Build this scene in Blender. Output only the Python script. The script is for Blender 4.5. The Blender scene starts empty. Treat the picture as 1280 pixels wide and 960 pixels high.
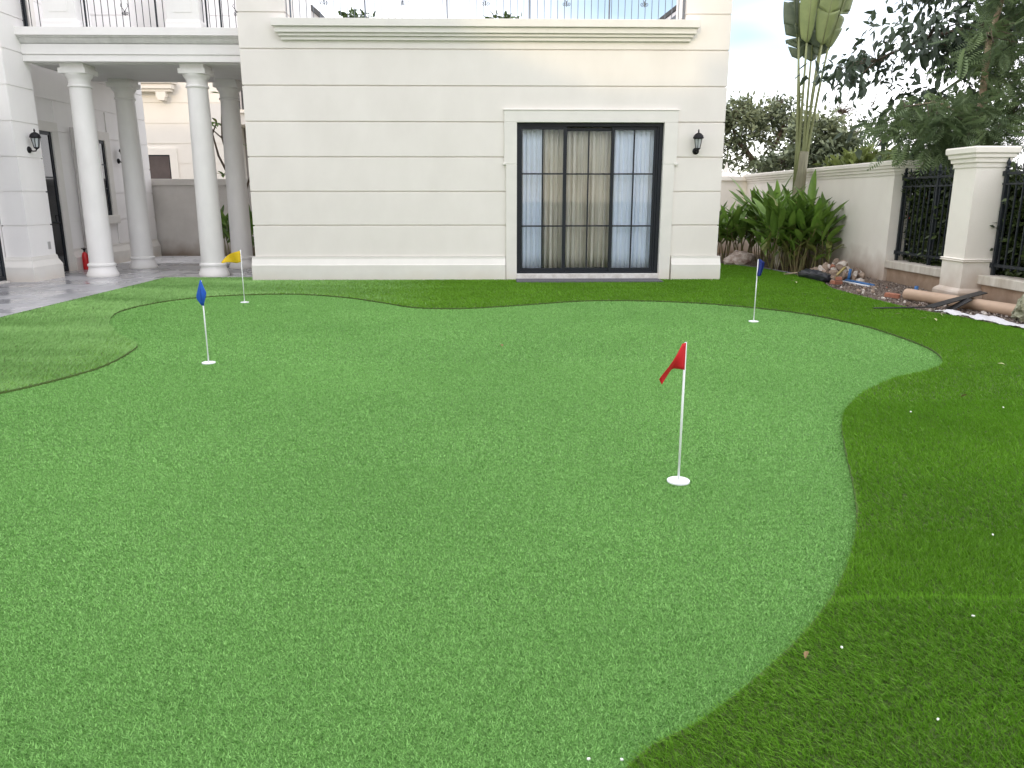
import bpy, bmesh, math, random
import numpy as np
from mathutils import Vector, Matrix, Euler
R = math.radians
rng = np.random.default_rng(7)
random.seed(7)
scn = bpy.context.scene
COL = scn.collection

# ------------------------------------------------------------------ camera
cam_d = bpy.data.cameras.new('camera'); cam = bpy.data.objects.new('camera', cam_d); COL.objects.link(cam)
cam.location = (0, 0, 1.5)
cam.rotation_euler = (R(90 - 13.59), 0, R(-1.3))
cam_d.sensor_width = 36; cam_d.lens = 36 * 960 / 1280
cam_d.clip_start = 0.05; cam_d.clip_end = 2000
scn.camera = cam

# ------------------------------------------------------------------ sky, sun, exposure
SUN_AZ = 200.0; SUN_EL = 20.0
w = bpy.data.worlds.new('World'); scn.world = w; w.use_nodes = True
nt = w.node_tree; nt.nodes.clear()
sky = nt.nodes.new('ShaderNodeTexSky'); sky.sky_type = 'NISHITA'; sky.sun_disc = False
sky.sun_elevation = R(SUN_EL); sky.sun_rotation = R(SUN_AZ); sky.air_density = 1.0; sky.dust_density = 0.8; sky.ozone_density = 1.0
tc = nt.nodes.new('ShaderNodeTexCoord')
mp = nt.nodes.new('ShaderNodeMapping'); mp.inputs['Scale'].default_value = (1.0, 1.0, 3.2); mp.inputs['Location'].default_value = (4.7, 19.9, 9.4)
ns = nt.nodes.new('ShaderNodeTexNoise'); ns.inputs['Scale'].default_value = 1.5; ns.inputs['Detail'].default_value = 4; ns.inputs['Roughness'].default_value = 0.45
rp = nt.nodes.new('ShaderNodeValToRGB'); rp.color_ramp.elements[0].position = 0.36; rp.color_ramp.elements[1].position = 0.66
rp.color_ramp.elements[0].color = (0.06, 0.06, 0.06, 1); rp.color_ramp.elements[1].color = (0.95, 0.95, 0.95, 1)
mx = nt.nodes.new('ShaderNodeMixRGB'); mx.inputs['Color2'].default_value = (23.5, 22.9, 23.7, 1)
bg = nt.nodes.new('ShaderNodeBackground'); bg.inputs['Strength'].default_value = 0.05
ow = nt.nodes.new('ShaderNodeOutputWorld')
nt.links.new(tc.outputs['Generated'], mp.inputs['Vector']); nt.links.new(mp.outputs[0], ns.inputs['Vector'])
nt.links.new(ns.outputs['Fac'], rp.inputs['Fac']); nt.links.new(rp.outputs['Color'], mx.inputs['Fac'])
nt.links.new(sky.outputs[0], mx.inputs['Color1']); nt.links.new(mx.outputs[0], bg.inputs['Color']); nt.links.new(bg.outputs[0], ow.inputs['Surface'])
sd = bpy.data.lights.new('sun', 'SUN'); so = bpy.data.objects.new('sun', sd); COL.objects.link(so)
sd.energy = 0.27; sd.angle = R(0.6); sd.color = (1.0, 0.78, 0.45)
_to = Vector((math.sin(R(SUN_AZ)) * math.cos(R(SUN_EL)), math.cos(R(SUN_AZ)) * math.cos(R(SUN_EL)), math.sin(R(SUN_EL))))
so.rotation_euler = _to.to_track_quat('Z', 'Y').to_euler(); so.location = (0, -20, 30)
scn.view_settings.view_transform = 'Standard'; scn.view_settings.look = 'None'
scn.view_settings.exposure = 1.62; scn.view_settings.gamma = 1.0; scn.view_settings.use_curve_mapping = False
scn.render.engine = 'CYCLES'
scn.render.resolution_x = 1024; scn.render.resolution_y = 768
try:
    scn.cycles.max_bounces = 8; scn.cycles.transparent_max_bounces = 12
except Exception: pass

# ------------------------------------------------------------------ materials
MATS = {}
def mat(name, col, rough=0.6, var=0.0, scale=4.0, bump=0.0, bscale=60.0, metal=0.0, spec=0.5, col2=None, objrand=0.0, tint=None,
        rvar=0.0, stretch=(1, 1, 1), dirt=None, detail=5, trans=0.0):
    """principled + world-space noise; dirt=(colour, height, strength): splash stains near the ground; tint=(dark,light): per-blade attribute"""
    if name in MATS: return MATS[name]
    m = bpy.data.materials.new(name); m.use_nodes = True; MATS[name] = m
    t = m.node_tree; N = t.nodes; L = t.links
    b = N['Principled BSDF']; b.inputs['Roughness'].default_value = rough; b.inputs['Metallic'].default_value = metal
    b.inputs['Specular IOR Level'].default_value = spec
    g = N.new('ShaderNodeNewGeometry'); mpn = N.new('ShaderNodeMapping'); mpn.inputs['Scale'].default_value = stretch
    L.new(g.outputs['Position'], mpn.inputs['Vector'])
    n = N.new('ShaderNodeTexNoise'); n.inputs['Scale'].default_value = scale; n.inputs['Detail'].default_value = detail
    n.inputs['Roughness'].default_value = 0.62
    L.new(mpn.outputs[0], n.inputs['Vector'])
    c = tuple(col) + (1,)
    c2 = tuple(col2) + (1,) if col2 else tuple(max(0, v * (1 - var)) for v in col) + (1,)
    r = N.new('ShaderNodeValToRGB'); r.color_ramp.elements[0].position = 0.33; r.color_ramp.elements[1].position = 0.67
    r.color_ramp.elements[0].color = c2; r.color_ramp.elements[1].color = c
    L.new(n.outputs['Fac'], r.inputs['Fac']); out = r.outputs['Color']
    if tint:
        a = N.new('ShaderNodeAttribute'); a.attribute_name = 'tint'
        r2 = N.new('ShaderNodeValToRGB'); r2.color_ramp.elements[0].color = tuple(tint[0]) + (1,); r2.color_ramp.elements[1].color = tuple(tint[1]) + (1,)
        L.new(a.outputs['Fac'], r2.inputs['Fac'])
        mm = N.new('ShaderNodeMixRGB'); mm.blend_type = 'MULTIPLY'; mm.inputs['Fac'].default_value = 1
        L.new(out, mm.inputs['Color1']); L.new(r2.outputs['Color'], mm.inputs['Color2']); out = mm.outputs['Color']
    if objrand:
        oi = N.new('ShaderNodeObjectInfo'); mr = N.new('ShaderNodeMapRange')
        mr.inputs['To Min'].default_value = 1 - objrand; mr.inputs['To Max'].default_value = 1 + objrand
        L.new(oi.outputs['Random'], mr.inputs['Value'])
        mm = N.new('ShaderNodeMixRGB'); mm.blend_type = 'MULTIPLY'; mm.inputs['Fac'].default_value = 1
        L.new(out, mm.inputs['Color1']); L.new(mr.outputs[0], mm.inputs['Color2']); out = mm.outputs['Color']
    if dirt:
        sx = N.new('ShaderNodeSeparateXYZ'); L.new(g.outputs['Position'], sx.inputs[0])
        n2 = N.new('ShaderNodeTexNoise'); n2.inputs['Scale'].default_value = 2.2; n2.inputs['Detail'].default_value = 6
        L.new(g.outputs['Position'], n2.inputs['Vector'])
        ad = N.new('ShaderNodeMath'); ad.operation = 'MULTIPLY_ADD'; ad.inputs[1].default_value = -dirt[1] * 1.2; L.new(n2.outputs['Fac'], ad.inputs[0]); L.new(sx.outputs['Z'], ad.inputs[2])
        mr = N.new('ShaderNodeMapRange'); mr.inputs['From Min'].default_value = -dirt[1] * 0.6; mr.inputs['From Max'].default_value = dirt[1] * 0.4
        mr.inputs['To Min'].default_value = dirt[2]; mr.inputs['To Max'].default_value = 0
        L.new(ad.outputs[0], mr.inputs['Value'])
        mm = N.new('ShaderNodeMixRGB'); mm.inputs['Color2'].default_value = tuple(dirt[0]) + (1,)
        L.new(mr.outputs[0], mm.inputs['Fac']); L.new(out, mm.inputs['Color1']); out = mm.outputs['Color']
    L.new(out, b.inputs['Base Color'])
    if rvar:
        n3 = N.new('ShaderNodeTexNoise'); n3.inputs['Scale'].default_value = 1.3; n3.inputs['Detail'].default_value = 4; L.new(g.outputs['Position'], n3.inputs['Vector'])
        mr = N.new('ShaderNodeMapRange'); mr.inputs['From Min'].default_value = 0.38; mr.inputs['From Max'].default_value = 0.62
        mr.inputs['To Min'].default_value = max(0.03, rough - rvar); mr.inputs['To Max'].default_value = rough + rvar
        L.new(n3.outputs['Fac'], mr.inputs['Value']); L.new(mr.outputs[0], b.inputs['Roughness'])
    if bump:
        n4 = N.new('ShaderNodeTexNoise'); n4.inputs['Scale'].default_value = bscale; n4.inputs['Detail'].default_value = 4
        L.new(g.outputs['Position'], n4.inputs['Vector'])
        bp = N.new('ShaderNodeBump'); bp.inputs['Strength'].default_value = bump; bp.inputs['Distance'].default_value = 0.02
        L.new(n4.outputs['Fac'], bp.inputs['Height']); L.new(bp.outputs[0], b.inputs['Normal'])
    if trans:
        tr = N.new('ShaderNodeBsdfTranslucent'); L.new(out, tr.inputs['Color'])
        ms = N.new('ShaderNodeMixShader'); ms.inputs['Fac'].default_value = trans
        L.new(b.outputs[0], ms.inputs[1]); L.new(tr.outputs[0], ms.inputs[2]); L.new(ms.outputs[0], N['Material Output'].inputs['Surface'])
    return m

def glass_mat(name, tintc=(0.9, 0.93, 0.95), refl=0.12):
    m = bpy.data.materials.new(name); m.use_nodes = True; t = m.node_tree; N = t.nodes; L = t.links
    N.remove(N['Principled BSDF'])
    tr = N.new('ShaderNodeBsdfTransparent'); tr.inputs['Color'].default_value = tuple(tintc) + (1,)
    gl = N.new('ShaderNodeBsdfGlossy'); gl.inputs['Roughness'].default_value = 0.01; gl.inputs['Color'].default_value = (0.9, 0.95, 1, 1)
    fr = N.new('ShaderNodeFresnel'); fr.inputs['IOR'].default_value = 1.3
    ad = N.new('ShaderNodeMath'); ad.operation = 'MULTIPLY_ADD'; ad.inputs[1].default_value = 1.0; ad.inputs[2].default_value = refl
    L.new(fr.outputs[0], ad.inputs[0])
    ms = N.new('ShaderNodeMixShader'); L.new(ad.outputs[0], ms.inputs['Fac']); L.new(tr.outputs[0], ms.inputs[1]); L.new(gl.outputs[0], ms.inputs[2])
    L.new(ms.outputs[0], N['Material Output'].inputs['Surface'])
    return m

PLASTER = mat('plaster', (0.835, 0.795, 0.745), 0.75, scale=1.6, col2=(0.785, 0.745, 0.695), bump=0.08, bscale=90, dirt=((0.60, 0.50, 0.40), 0.22, 0.5), stretch=(1, 1, 0.55))
PLASTER2 = mat('plaster_left', (0.90, 0.88, 0.86), 0.7, scale=1.8, col2=(0.85, 0.83, 0.815), bump=0.06, bscale=90, dirt=((0.60, 0.55, 0.48), 0.2, 0.35), stretch=(1, 1, 0.5))
TRIM = mat('trim_stone', (0.80, 0.775, 0.725), 0.7, var=0.06, scale=3, bump=0.06, bscale=80, dirt=((0.62, 0.52, 0.42), 0.2, 0.4))
STONE = mat('column_stone', (0.88, 0.865, 0.84), 0.6, var=0.09, scale=2.5, bump=0.08, bscale=120, stretch=(1, 1, 0.4), dirt=((0.55, 0.5, 0.44), 0.15, 0.35))
CORNICE = mat('cornice_plaster', (0.74, 0.73, 0.71), 0.75, scale=5, col2=(0.60, 0.59, 0.575), bump=0.06, bscale=80, stretch=(1, 1, 0.2))
SOFFIT = mat('soffit_plaster', (0.72, 0.71, 0.695), 0.8, var=0.06, scale=2)
WALLG = mat('boundary_plaster', (0.90, 0.855, 0.775), 0.8, scale=1.4, col2=(0.84, 0.79, 0.715), bump=0.1, bscale=70, dirt=((0.36, 0.25, 0.165), 0.55, 0.95), stretch=(1, 1, 0.6))
SILLW = mat('stained_low_wall', (0.50, 0.37, 0.27), 0.85, scale=5, col2=(0.36, 0.25, 0.17), bump=0.15, bscale=50, dirt=((0.22, 0.16, 0.11), 0.2, 0.7))
SILL = mat('weathered_sill', (0.70, 0.66, 0.58), 0.8, scale=6, col2=(0.50, 0.44, 0.36), bump=0.12, bscale=60, stretch=(1, 1, 0.3))
BACKW = mat('back_wall_plaster', (0.76, 0.73, 0.69), 0.85, scale=1.5, col2=(0.66, 0.63, 0.59), bump=0.1, bscale=60, dirt=((0.30, 0.22, 0.16), 0.45, 0.85))
CREAM = mat('cream_house_plaster', (0.86, 0.81, 0.74), 0.75, var=0.05, scale=1.0)
FRAME = mat('window_frame_metal', (0.010, 0.014, 0.021), 0.45, var=0.2, scale=8, spec=0.3)
IRON = mat('painted_iron', (0.026, 0.032, 0.038), 0.5, var=0.3, scale=20, spec=0.3)
IRONG = mat('grey_painted_iron', (0.16, 0.18, 0.21), 0.5, var=0.2, scale=15)
BLACK = mat('black_metal', (0.008, 0.008, 0.010), 0.5, var=0.3, scale=30, spec=0.25)
FROST = mat('lantern_glass', (0.55, 0.58, 0.60), 0.25, var=0.1, scale=10)
GLASS = glass_mat('door_glass', (0.98, 0.985, 0.99), refl=0.0)
DGLASS = mat('dark_pane', (0.03, 0.034, 0.04), 0.06, var=0.2, scale=3)
BROWNP = mat('brown_pane', (0.11, 0.085, 0.08), 0.12, var=0.3, scale=1.5)
SHEER = mat('sheer_cloth', (0.80, 0.875, 1.0), 0.9, var=0.06, scale=6, stretch=(6, 1, 0.3))  # white cloth; blue of the sky reflected in the glass is put into its colour
DRAPE = mat('drape_cloth', (0.76, 0.725, 0.64), 0.85, var=0.2, scale=5, stretch=(5, 1, 0.25))
ROOMM = mat('room_paint', (0.55, 0.53, 0.5), 0.9, var=0.05)
SILLS = mat('door_step', (0.74, 0.72, 0.69), 0.7, scale=9, col2=(0.55, 0.52, 0.48), bump=0.2, bscale=40)
TILE = mat('terrace_tile', (0.42, 0.415, 0.43), 0.30, scale=2.5, col2=(0.31, 0.31, 0.322), objrand=0.10, rvar=0.16, bump=0.02, bscale=30, stretch=(1.5, 0.6, 1))
JOINT = mat('joint_mortar', (0.10, 0.10, 0.105), 0.6, var=0.3, scale=20)
PALE = mat('pale_paver', (0.80, 0.79, 0.80), 0.7, var=0.2, scale=6, objrand=0.1)
SOIL = mat('soil', (0.22, 0.165, 0.125), 0.95, scale=7, col2=(0.10, 0.072, 0.052), bump=0.9, bscale=35)
GRAVEL = mat('gravel_stone', (0.48, 0.45, 0.42), 0.9, scale=30, col2=(0.25, 0.21, 0.18), tint=((0.35, 0.3, 0.27), (1.35, 1.3, 1.25)))
GGREY = mat('grey_grit', (0.20, 0.205, 0.22), 0.9, scale=120, col2=(0.06, 0.06, 0.07), bump=0.8, bscale=150)
EARTH = mat('ground_earth', (0.16, 0.15, 0.09), 0.95, scale=0.6, col2=(0.09, 0.10, 0.05))
BACKING = mat('turf_backing', (0.085, 0.14, 0.025), 0.95, scale=60, col2=(0.05, 0.085, 0.016))
GREENB = mat('green_backing', (0.12, 0.28, 0.055), 0.9, scale=110, col2=(0.08, 0.19, 0.036), bump=0.7, bscale=140, detail=3)
LAWN = mat('lawn_blade', (0.190, 0.440, 0.030), 0.5, scale=1.1, col2=(0.155, 0.37, 0.024), tint=((0.65, 0.68, 0.5), (1.4, 1.22, 1.9)), spec=0.25, trans=0.15)
LAWNL = mat('lawn_blade_left', (0.265, 0.50, 0.145), 0.5, scale=1.1, col2=(0.23, 0.45, 0.12), tint=((0.6, 0.65, 0.6), (1.3, 1.2, 1.35)), spec=0.25, trans=0.15)
GTURF = mat('green_curl', (0.258, 0.525, 0.145), 0.55, scale=0.8, col2=(0.232, 0.485, 0.127), tint=((0.58, 0.63, 0.58), (1.30, 1.22, 1.3)), spec=0.25, trans=0.12)
FIBRE = mat('white_fibre', (0.85, 0.86, 0.87), 0.4, var=0.03)
REDC = mat('red_cloth', (0.70, 0.012, 0.022), 0.7, var=0.15, scale=20, trans=0.12)
BLUEC = mat('blue_cloth', (0.014, 0.11, 0.58), 0.7, var=0.15, scale=20, trans=0.12)
NAVYC = mat('navy_cloth', (0.012, 0.03, 0.22), 0.7, var=0.15, scale=20, trans=0.08)
YELC = mat('yellow_cloth', (0.80, 0.55, 0.012), 0.7, var=0.1, scale=20, trans=0.15)
BARK = mat('bark', (0.17, 0.125, 0.09), 0.9, scale=9, col2=(0.09, 0.066, 0.05), bump=0.6, bscale=30, stretch=(1, 1, 0.25))
BARKP = mat('pale_bark', (0.42, 0.32, 0.22), 0.9, scale=9, col2=(0.28, 0.2, 0.13), bump=0.5, bscale=30, stretch=(1, 1, 0.3))
DARKLEAF = mat('dark_leaf', (0.072, 0.105, 0.068), 0.5, scale=2, col2=(0.048, 0.070, 0.050), tint=((0.55, 0.6, 0.6), (1.6, 1.6, 1.35)), trans=0.12)
PINN = mat('pinnate_leaf', (0.19, 0.26, 0.13), 0.6, scale=1.5, col2=(0.12, 0.175, 0.092), tint=((0.6, 0.65, 0.65), (1.5, 1.45, 1.2)), trans=0.25)
OLIVE = mat('olive_leaf', (0.20, 0.235, 0.15), 0.6, scale=0.8, col2=(0.125, 0.16, 0.105), tint=((0.5, 0.55, 0.55), (1.8, 1.7, 1.5)), trans=0.15)
LIME = mat('lime_leaf', (0.20, 0.25, 0.075), 0.55, scale=1.2, col2=(0.12, 0.16, 0.05), tint=((0.6, 0.6, 0.6), (1.5, 1.45, 1.3)), trans=0.25)
HEDGE = mat('hedge_leaf', (0.075, 0.110, 0.034), 0.42, scale=3, col2=(0.038, 0.058, 0.022), tint=((0.45, 0.5, 0.5), (1.7, 1.6, 1.3)), trans=0.1)
GINGER = mat('ginger_leaf', (0.19, 0.32, 0.055), 0.42, scale=3, col2=(0.105, 0.205, 0.036), objrand=0.4, trans=0.22)
GINGERY = mat('yellowing_leaf', (0.26, 0.29, 0.085), 0.5, scale=5, col2=(0.16, 0.19, 0.05), objrand=0.3, trans=0.2)
CANE = mat('cane', (0.17, 0.19, 0.065), 0.6, scale=8, col2=(0.16, 0.11, 0.06), objrand=0.25)
PALML = mat('palm_blade', (0.33, 0.39, 0.15), 0.45, scale=5, col2=(0.25, 0.31, 0.12), bump=0.15, bscale=40, objrand=0.25, trans=0.25)
PALMD = mat('palm_blade_dark', (0.15, 0.19, 0.105), 0.45, scale=5, col2=(0.10, 0.135, 0.075), objrand=0.25, trans=0.15)
PETIOLE = mat('petiole', (0.27, 0.30, 0.13), 0.5, scale=4, col2=(0.20, 0.22, 0.10), stretch=(1, 1, 0.2))
SHEATH = mat('palm_sheath', (0.30, 0.29, 0.19), 0.7, scale=6, col2=(0.19, 0.18, 0.12), stretch=(3, 3, 0.3))

# ------------------------------------------------------------------ mesh helpers
ORG = {}
class MB:
    def __init__(s): s.v = []; s.f = []
    def add(s, vs, fs):
        n = len(s.v); s.v += [tuple(map(float, p)) for p in vs]; s.f += [tuple(i + n for i in f) for f in fs]; return s
    def box(s, x0, x1, y0, y1, z0, z1):
        return s.add([(x0, y0, z0), (x1, y0, z0), (x1, y1, z0), (x0, y1, z0), (x0, y0, z1), (x1, y0, z1), (x1, y1, z1), (x0, y1, z1)],
                     [(0, 3, 2, 1), (4, 5, 6, 7), (0, 1, 5, 4), (1, 2, 6, 5), (2, 3, 7, 6), (3, 0, 4, 7)])
    def rloft(s, cx, cy, st):            # stacked rectangles (z, half x, half y)
        vs = []; fs = []
        for z, hx, hy in st: vs += [(cx - hx, cy - hy, z), (cx + hx, cy - hy, z), (cx + hx, cy + hy, z), (cx - hx, cy + hy, z)]
        for i in range(len(st) - 1):
            for k in range(4): a = i * 4 + k; b = i * 4 + (k + 1) % 4; fs.append((a, b, b + 4, a + 4))
        fs.append((3, 2, 1, 0)); n = (len(st) - 1) * 4; fs.append((n, n + 1, n + 2, n + 3))
        return s.add(vs, fs)
    def lathe(s, cx, cy, prof, seg=32, axis='z'):   # (r, z)
        vs = []; fs = []
        for r, z in prof:
            for k in range(seg):
                a = 2 * math.pi * k / seg; vs.append((cx + r * math.cos(a), cy + r * math.sin(a), z))
        for i in range(len(prof) - 1):
            for k in range(seg): a = i * seg + k; b = i * seg + (k + 1) % seg; fs.append((a, b, b + seg, a + seg))
        fs.append(tuple(range(seg - 1, -1, -1))); n = (len(prof) - 1) * seg; fs.append(tuple(range(n, n + seg)))
        return s.add(vs, fs)
    def prism(s, prof, a0, a1, axis='x'):  # polygon profile extruded along an axis; x: (y,z)  y: (x,z)
        n = len(prof); vs = []
        for a in (a0, a1):
            for p, q in prof: vs.append((a, p, q) if axis == 'x' else ((p, a, q) if axis == 'y' else (p, q, a)))
        fs = [tuple(range(n)), tuple(range(2 * n - 1, n - 1, -1))]
        for k in range(n): j = (k + 1) % n; fs.append((k, k + n, j + n, j))
        return s.add(vs, fs)
    def tube(s, pts, r, seg=6, r1=None):
        pts = [Vector(p) for p in pts]; n = len(pts); vs = []; fs = []
        for i, p in enumerate(pts):
            d = (pts[min(i + 1, n - 1)] - pts[max(i - 1, 0)])
            if d.length < 1e-9: d = Vector((0, 0, 1))
            d.normalize(); ref = Vector((0, 0, 1)) if abs(d.z) < 0.9 else Vector((1, 0, 0))
            u = d.cross(ref).normalized(); v = d.cross(u)
            rr = r if r1 is None else r + (r1 - r) * i / max(1, n - 1)
            for k in range(seg):
                a = 2 * math.pi * k / seg; vs.append(p + (u * math.cos(a) + v * math.sin(a)) * rr)
        for i in range(n - 1):
            for k in range(seg): a = i * seg + k; b = i * seg + (k + 1) % seg; fs.append((a, b, b + seg, a + seg))
        fs.append(tuple(range(seg - 1, -1, -1))); m = (n - 1) * seg; fs.append(tuple(range(m, m + seg)))
        return s.add(vs, fs)
    def build(s, name, m, parent=None, smooth=False, bevel=0.0):
        return mk(name, np.array(s.v), s.f, m, parent, smooth, bevel)

def fixnormals(me):
    bm = bmesh.new(); bm.from_mesh(me); bmesh.ops.recalc_face_normals(bm, faces=bm.faces); bm.to_mesh(me); bm.free()
def mk(name, v, f, m, parent=None, smooth=False, bevel=0.0, fix=True):
    v = np.asarray(v, float)
    if parent is not None: o0 = ORG[parent.name]
    else:
        o0 = np.array([(v[:, 0].min() + v[:, 0].max()) / 2, (v[:, 1].min() + v[:, 1].max()) / 2, v[:, 2].min()])
    me = bpy.data.meshes.new(name); me.from_pydata((v - o0).tolist(), [], f)
    if fix: fixnormals(me)
    if smooth: me.polygons.foreach_set('use_smooth', [True] * len(me.polygons))
    me.materials.append(m); o = bpy.data.objects.new(name, me); COL.objects.link(o)
    if parent is not None: o.parent = parent
    else: o.location = o0
    ORG[o.name] = o0
    if smooth and smooth != 'all':
        try: me.set_sharp_from_angle(angle=R(35))
        except Exception: pass
    if bevel:
        b = o.modifiers.new('bevel', 'BEVEL'); b.width = bevel; b.segments = 2; b.limit_method = 'ANGLE'
    return o
def mktri(name, v, f, m, parent=None, tint=None):   # big triangle meshes
    v = np.asarray(v, np.float32); f = np.asarray(f, np.int32)
    o0 = ORG[parent.name] if parent is not None else np.array([(v[:, 0].min() + v[:, 0].max()) / 2, (v[:, 1].min() + v[:, 1].max()) / 2, v[:, 2].min()])
    me = bpy.data.meshes.new(name); me.vertices.add(len(v)); me.vertices.foreach_set('co', (v - o0).astype(np.float32).ravel())
    me.loops.add(f.size); me.loops.foreach_set('vertex_index', f.ravel())
    me.polygons.add(len(f)); me.polygons.foreach_set('loop_start', np.arange(0, f.size, 3, dtype=np.int32)); me.polygons.foreach_set('loop_total', np.full(len(f), 3, np.int32))
    me.update(calc_edges=True)
    if tint is not None:
        a = me.attributes.new('tint', 'FLOAT', 'POINT'); a.data.foreach_set('value', np.asarray(tint, np.float32))
    me.materials.append(m); o = bpy.data.objects.new(name, me); COL.objects.link(o)
    if parent is not None: o.parent = parent
    else: o.location = o0
    ORG[o.name] = o0
    return o
def thing(name, label, cat, loc, group=None):
    o = bpy.data.objects.new(name, None); COL.objects.link(o); o.location = loc; o.empty_display_size = 0.2
    ORG[o.name] = np.array(loc, float); tag(o, label, cat, group); return o
def tag(o, label, cat, group=None):
    o['label'] = label; o['category'] = cat
    if group: o['group'] = group
    return o
def struct(o): o['kind'] = 'structure'; return o
def stuff(o, label=None):
    o['kind'] = 'stuff'
    if label: o['label'] = label
    return o
def inst(me, name, parent, loc, rot=(0, 0, 0), sc=(1, 1, 1)):   # object sharing mesh data; loc in world
    o = bpy.data.objects.new(name, me); COL.objects.link(o)
    if parent is not None:
        o.parent = parent; o.location = np.array(loc) - ORG[parent.name]
    else: o.location = loc
    o.rotation_euler = rot; o.scale = sc; ORG[o.name] = np.array(loc, float); return o
def mesh_of(mb, name, m, smooth=False):
    me = bpy.data.meshes.new(name); me.from_pydata(mb.v, [], mb.f); fixnormals(me)
    if smooth: me.polygons.foreach_set('use_smooth', [True] * len(me.polygons))
    me.materials.append(m); return me
def box(name, m, parent, *a, bevel=0.0): return MB().box(*a).build(name, m, parent, bevel=bevel)

def catmull(pts, n=8, closed=True):
    P = np.array(pts, float); N = len(P); out = []
    for i in range(N):
        p0, p1, p2, p3 = P[(i - 1) % N], P[i], P[(i + 1) % N], P[(i + 2) % N]
        for k in range(n):
            t = k / n
            out.append(0.5 * ((2 * p1) + (-p0 + p2) * t + (2 * p0 - 5 * p1 + 4 * p2 - p3) * t * t + (-p0 + 3 * p1 - 3 * p2 + p3) * t ** 3))
    return np.array(out)
def inpoly(pts, poly):
    x, y = pts[:, 0], pts[:, 1]; ins = np.zeros(len(pts), bool); n = len(poly)
    for i in range(n):
        x1, y1 = poly[i]; x2, y2 = poly[(i + 1) % n]
        if y1 == y2: continue
        c = ((y1 > y) != (y2 > y)) & (x < (x2 - x1) * (y - y1) / (y2 - y1) + x1); ins ^= c
    return ins
def dist_poly(pts, poly):
    d = np.full(len(pts), 1e9); n = len(poly)
    for i in range(n):
        a = poly[i]; b = poly[(i + 1) % n]; ab = b - a; L = ab @ ab
        t = np.clip(((pts - a) @ ab) / max(L, 1e-12), 0, 1); q = a + t[:, None] * ab
        d = np.minimum(d, np.hypot(pts[:, 0] - q[:, 0], pts[:, 1] - q[:, 1]))
    return d
def wob(x, y, s, seed=0):     # cheap smooth 2-d noise
    r = np.random.default_rng(seed); o = np.zeros_like(x)
    for k in range(7):
        a = r.uniform(0, 6.28); fq = s * r.uniform(0.5, 2.2); o += np.sin((x * math.cos(a) + y * math.sin(a)) * fq + r.uniform(0, 6.28))
    return o / 3.5

# ================================================================== GROUND
g = MB(); g.add([(-400, -300, -0.05), (400, -300, -0.05), (400, 700, -0.05), (-400, 700, -0.05)], [(0, 1, 2, 3)])
struct(g.build('ground', EARTH))

GREEN = [(0.365, 1.77), (0.608, 1.944), (0.884, 2.192), (1.109, 2.425), (1.332, 2.705), (1.553, 3.051), (1.728, 3.39), (1.902, 3.805), (2.154, 4.474), (2.368, 4.988),
         (2.596, 5.396), (2.971, 5.868), (3.405, 6.274), (3.847, 6.573), (4.167, 6.905), (4.389, 7.475), (4.456, 8.146), (4.40, 9.061), (4.059, 10.054), (3.421, 10.764),
         (2.727, 11.207), (1.933, 11.405), (1.207, 11.331), (0.362, 10.916), (-0.425, 10.609), (-1.099, 10.704), (-1.615, 11.217), (-2.322, 11.879), (-3.163, 12.301),
         (-4.022, 12.218), (-4.629, 11.835), (-4.966, 11.207), (-5.05, 10.408), (-4.79, 9.577), (-4.295, 8.699), (-3.843, 8.12), (-3.66, 7.785), (-3.56, 6.976),
         (-3.661, 6.434), (-3.88, 5.921), (-4.4, 5.2), (-5.1, 4.5), (-5.7, 3.0), (-5.6, 0.5), (-4.5, -1.2), (-2.0, -1.6), (-0.6, -0.6), (-0.2, 0.5), (0.1, 1.35)]
GP = catmull(GREEN, 7)
LAWNP = np.array([(-6.28, -4), (-6.28, 14.87), (-4.43, 14.87), (-4.43, 14.36), (4.26, 14.36), (4.26, 18.2), (5.05, 18.1), (5.33, 17.87), (5.66, 17.43), (5.85, 16.43), (5.98, 15.05),
                  (5.92, 13.74), (5.70, 12.87), (5.67, 12.0), (5.71, 11.23), (5.75, 10.24), (5.95, 9.66), (6.02, 9.1), (6.15, 8.5), (6.45, 7.6), (6.9, 6.8), (7.05, 6.2), (7.05, -4)])
def sheet(name, poly, z, m, parent=None):
    return mk(name, [(x, y, z) for x, y in poly], [tuple(range(len(poly)))], m, parent)
from mathutils.geometry import tessellate_polygon
LZ = 0.022
def lawn_slab():              # turf backing with the shape of the green cut out, and its cut edge
    out = [Vector((x, y, LZ)) for x, y in LAWNP]; inn = [Vector((x, y, LZ)) for x, y in GP]
    tri = tessellate_polygon([out, inn]); V = out + inn; F = [tuple(t) for t in tri]; n0 = len(out); k = len(inn); b = len(V)
    V = V + [Vector((x, y, -.01)) for x, y in GP]
    F += [(n0 + i, n0 + (i + 1) % k, b + (i + 1) % k, b + i) for i in range(k)]
    b2 = len(V); V = V + [Vector((x, y, -.03)) for x, y in LAWNP]; F += [(i, (i + 1) % n0, b2 + (i + 1) % n0, b2 + i) for i in range(n0)]
    return mk('lawn', [tuple(v) for v in V], F, BACKING, None, fix=False)
lawn = struct(lawn_slab())
green = struct(sheet('putting_green', GP, 0.004, GREENB))
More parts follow.
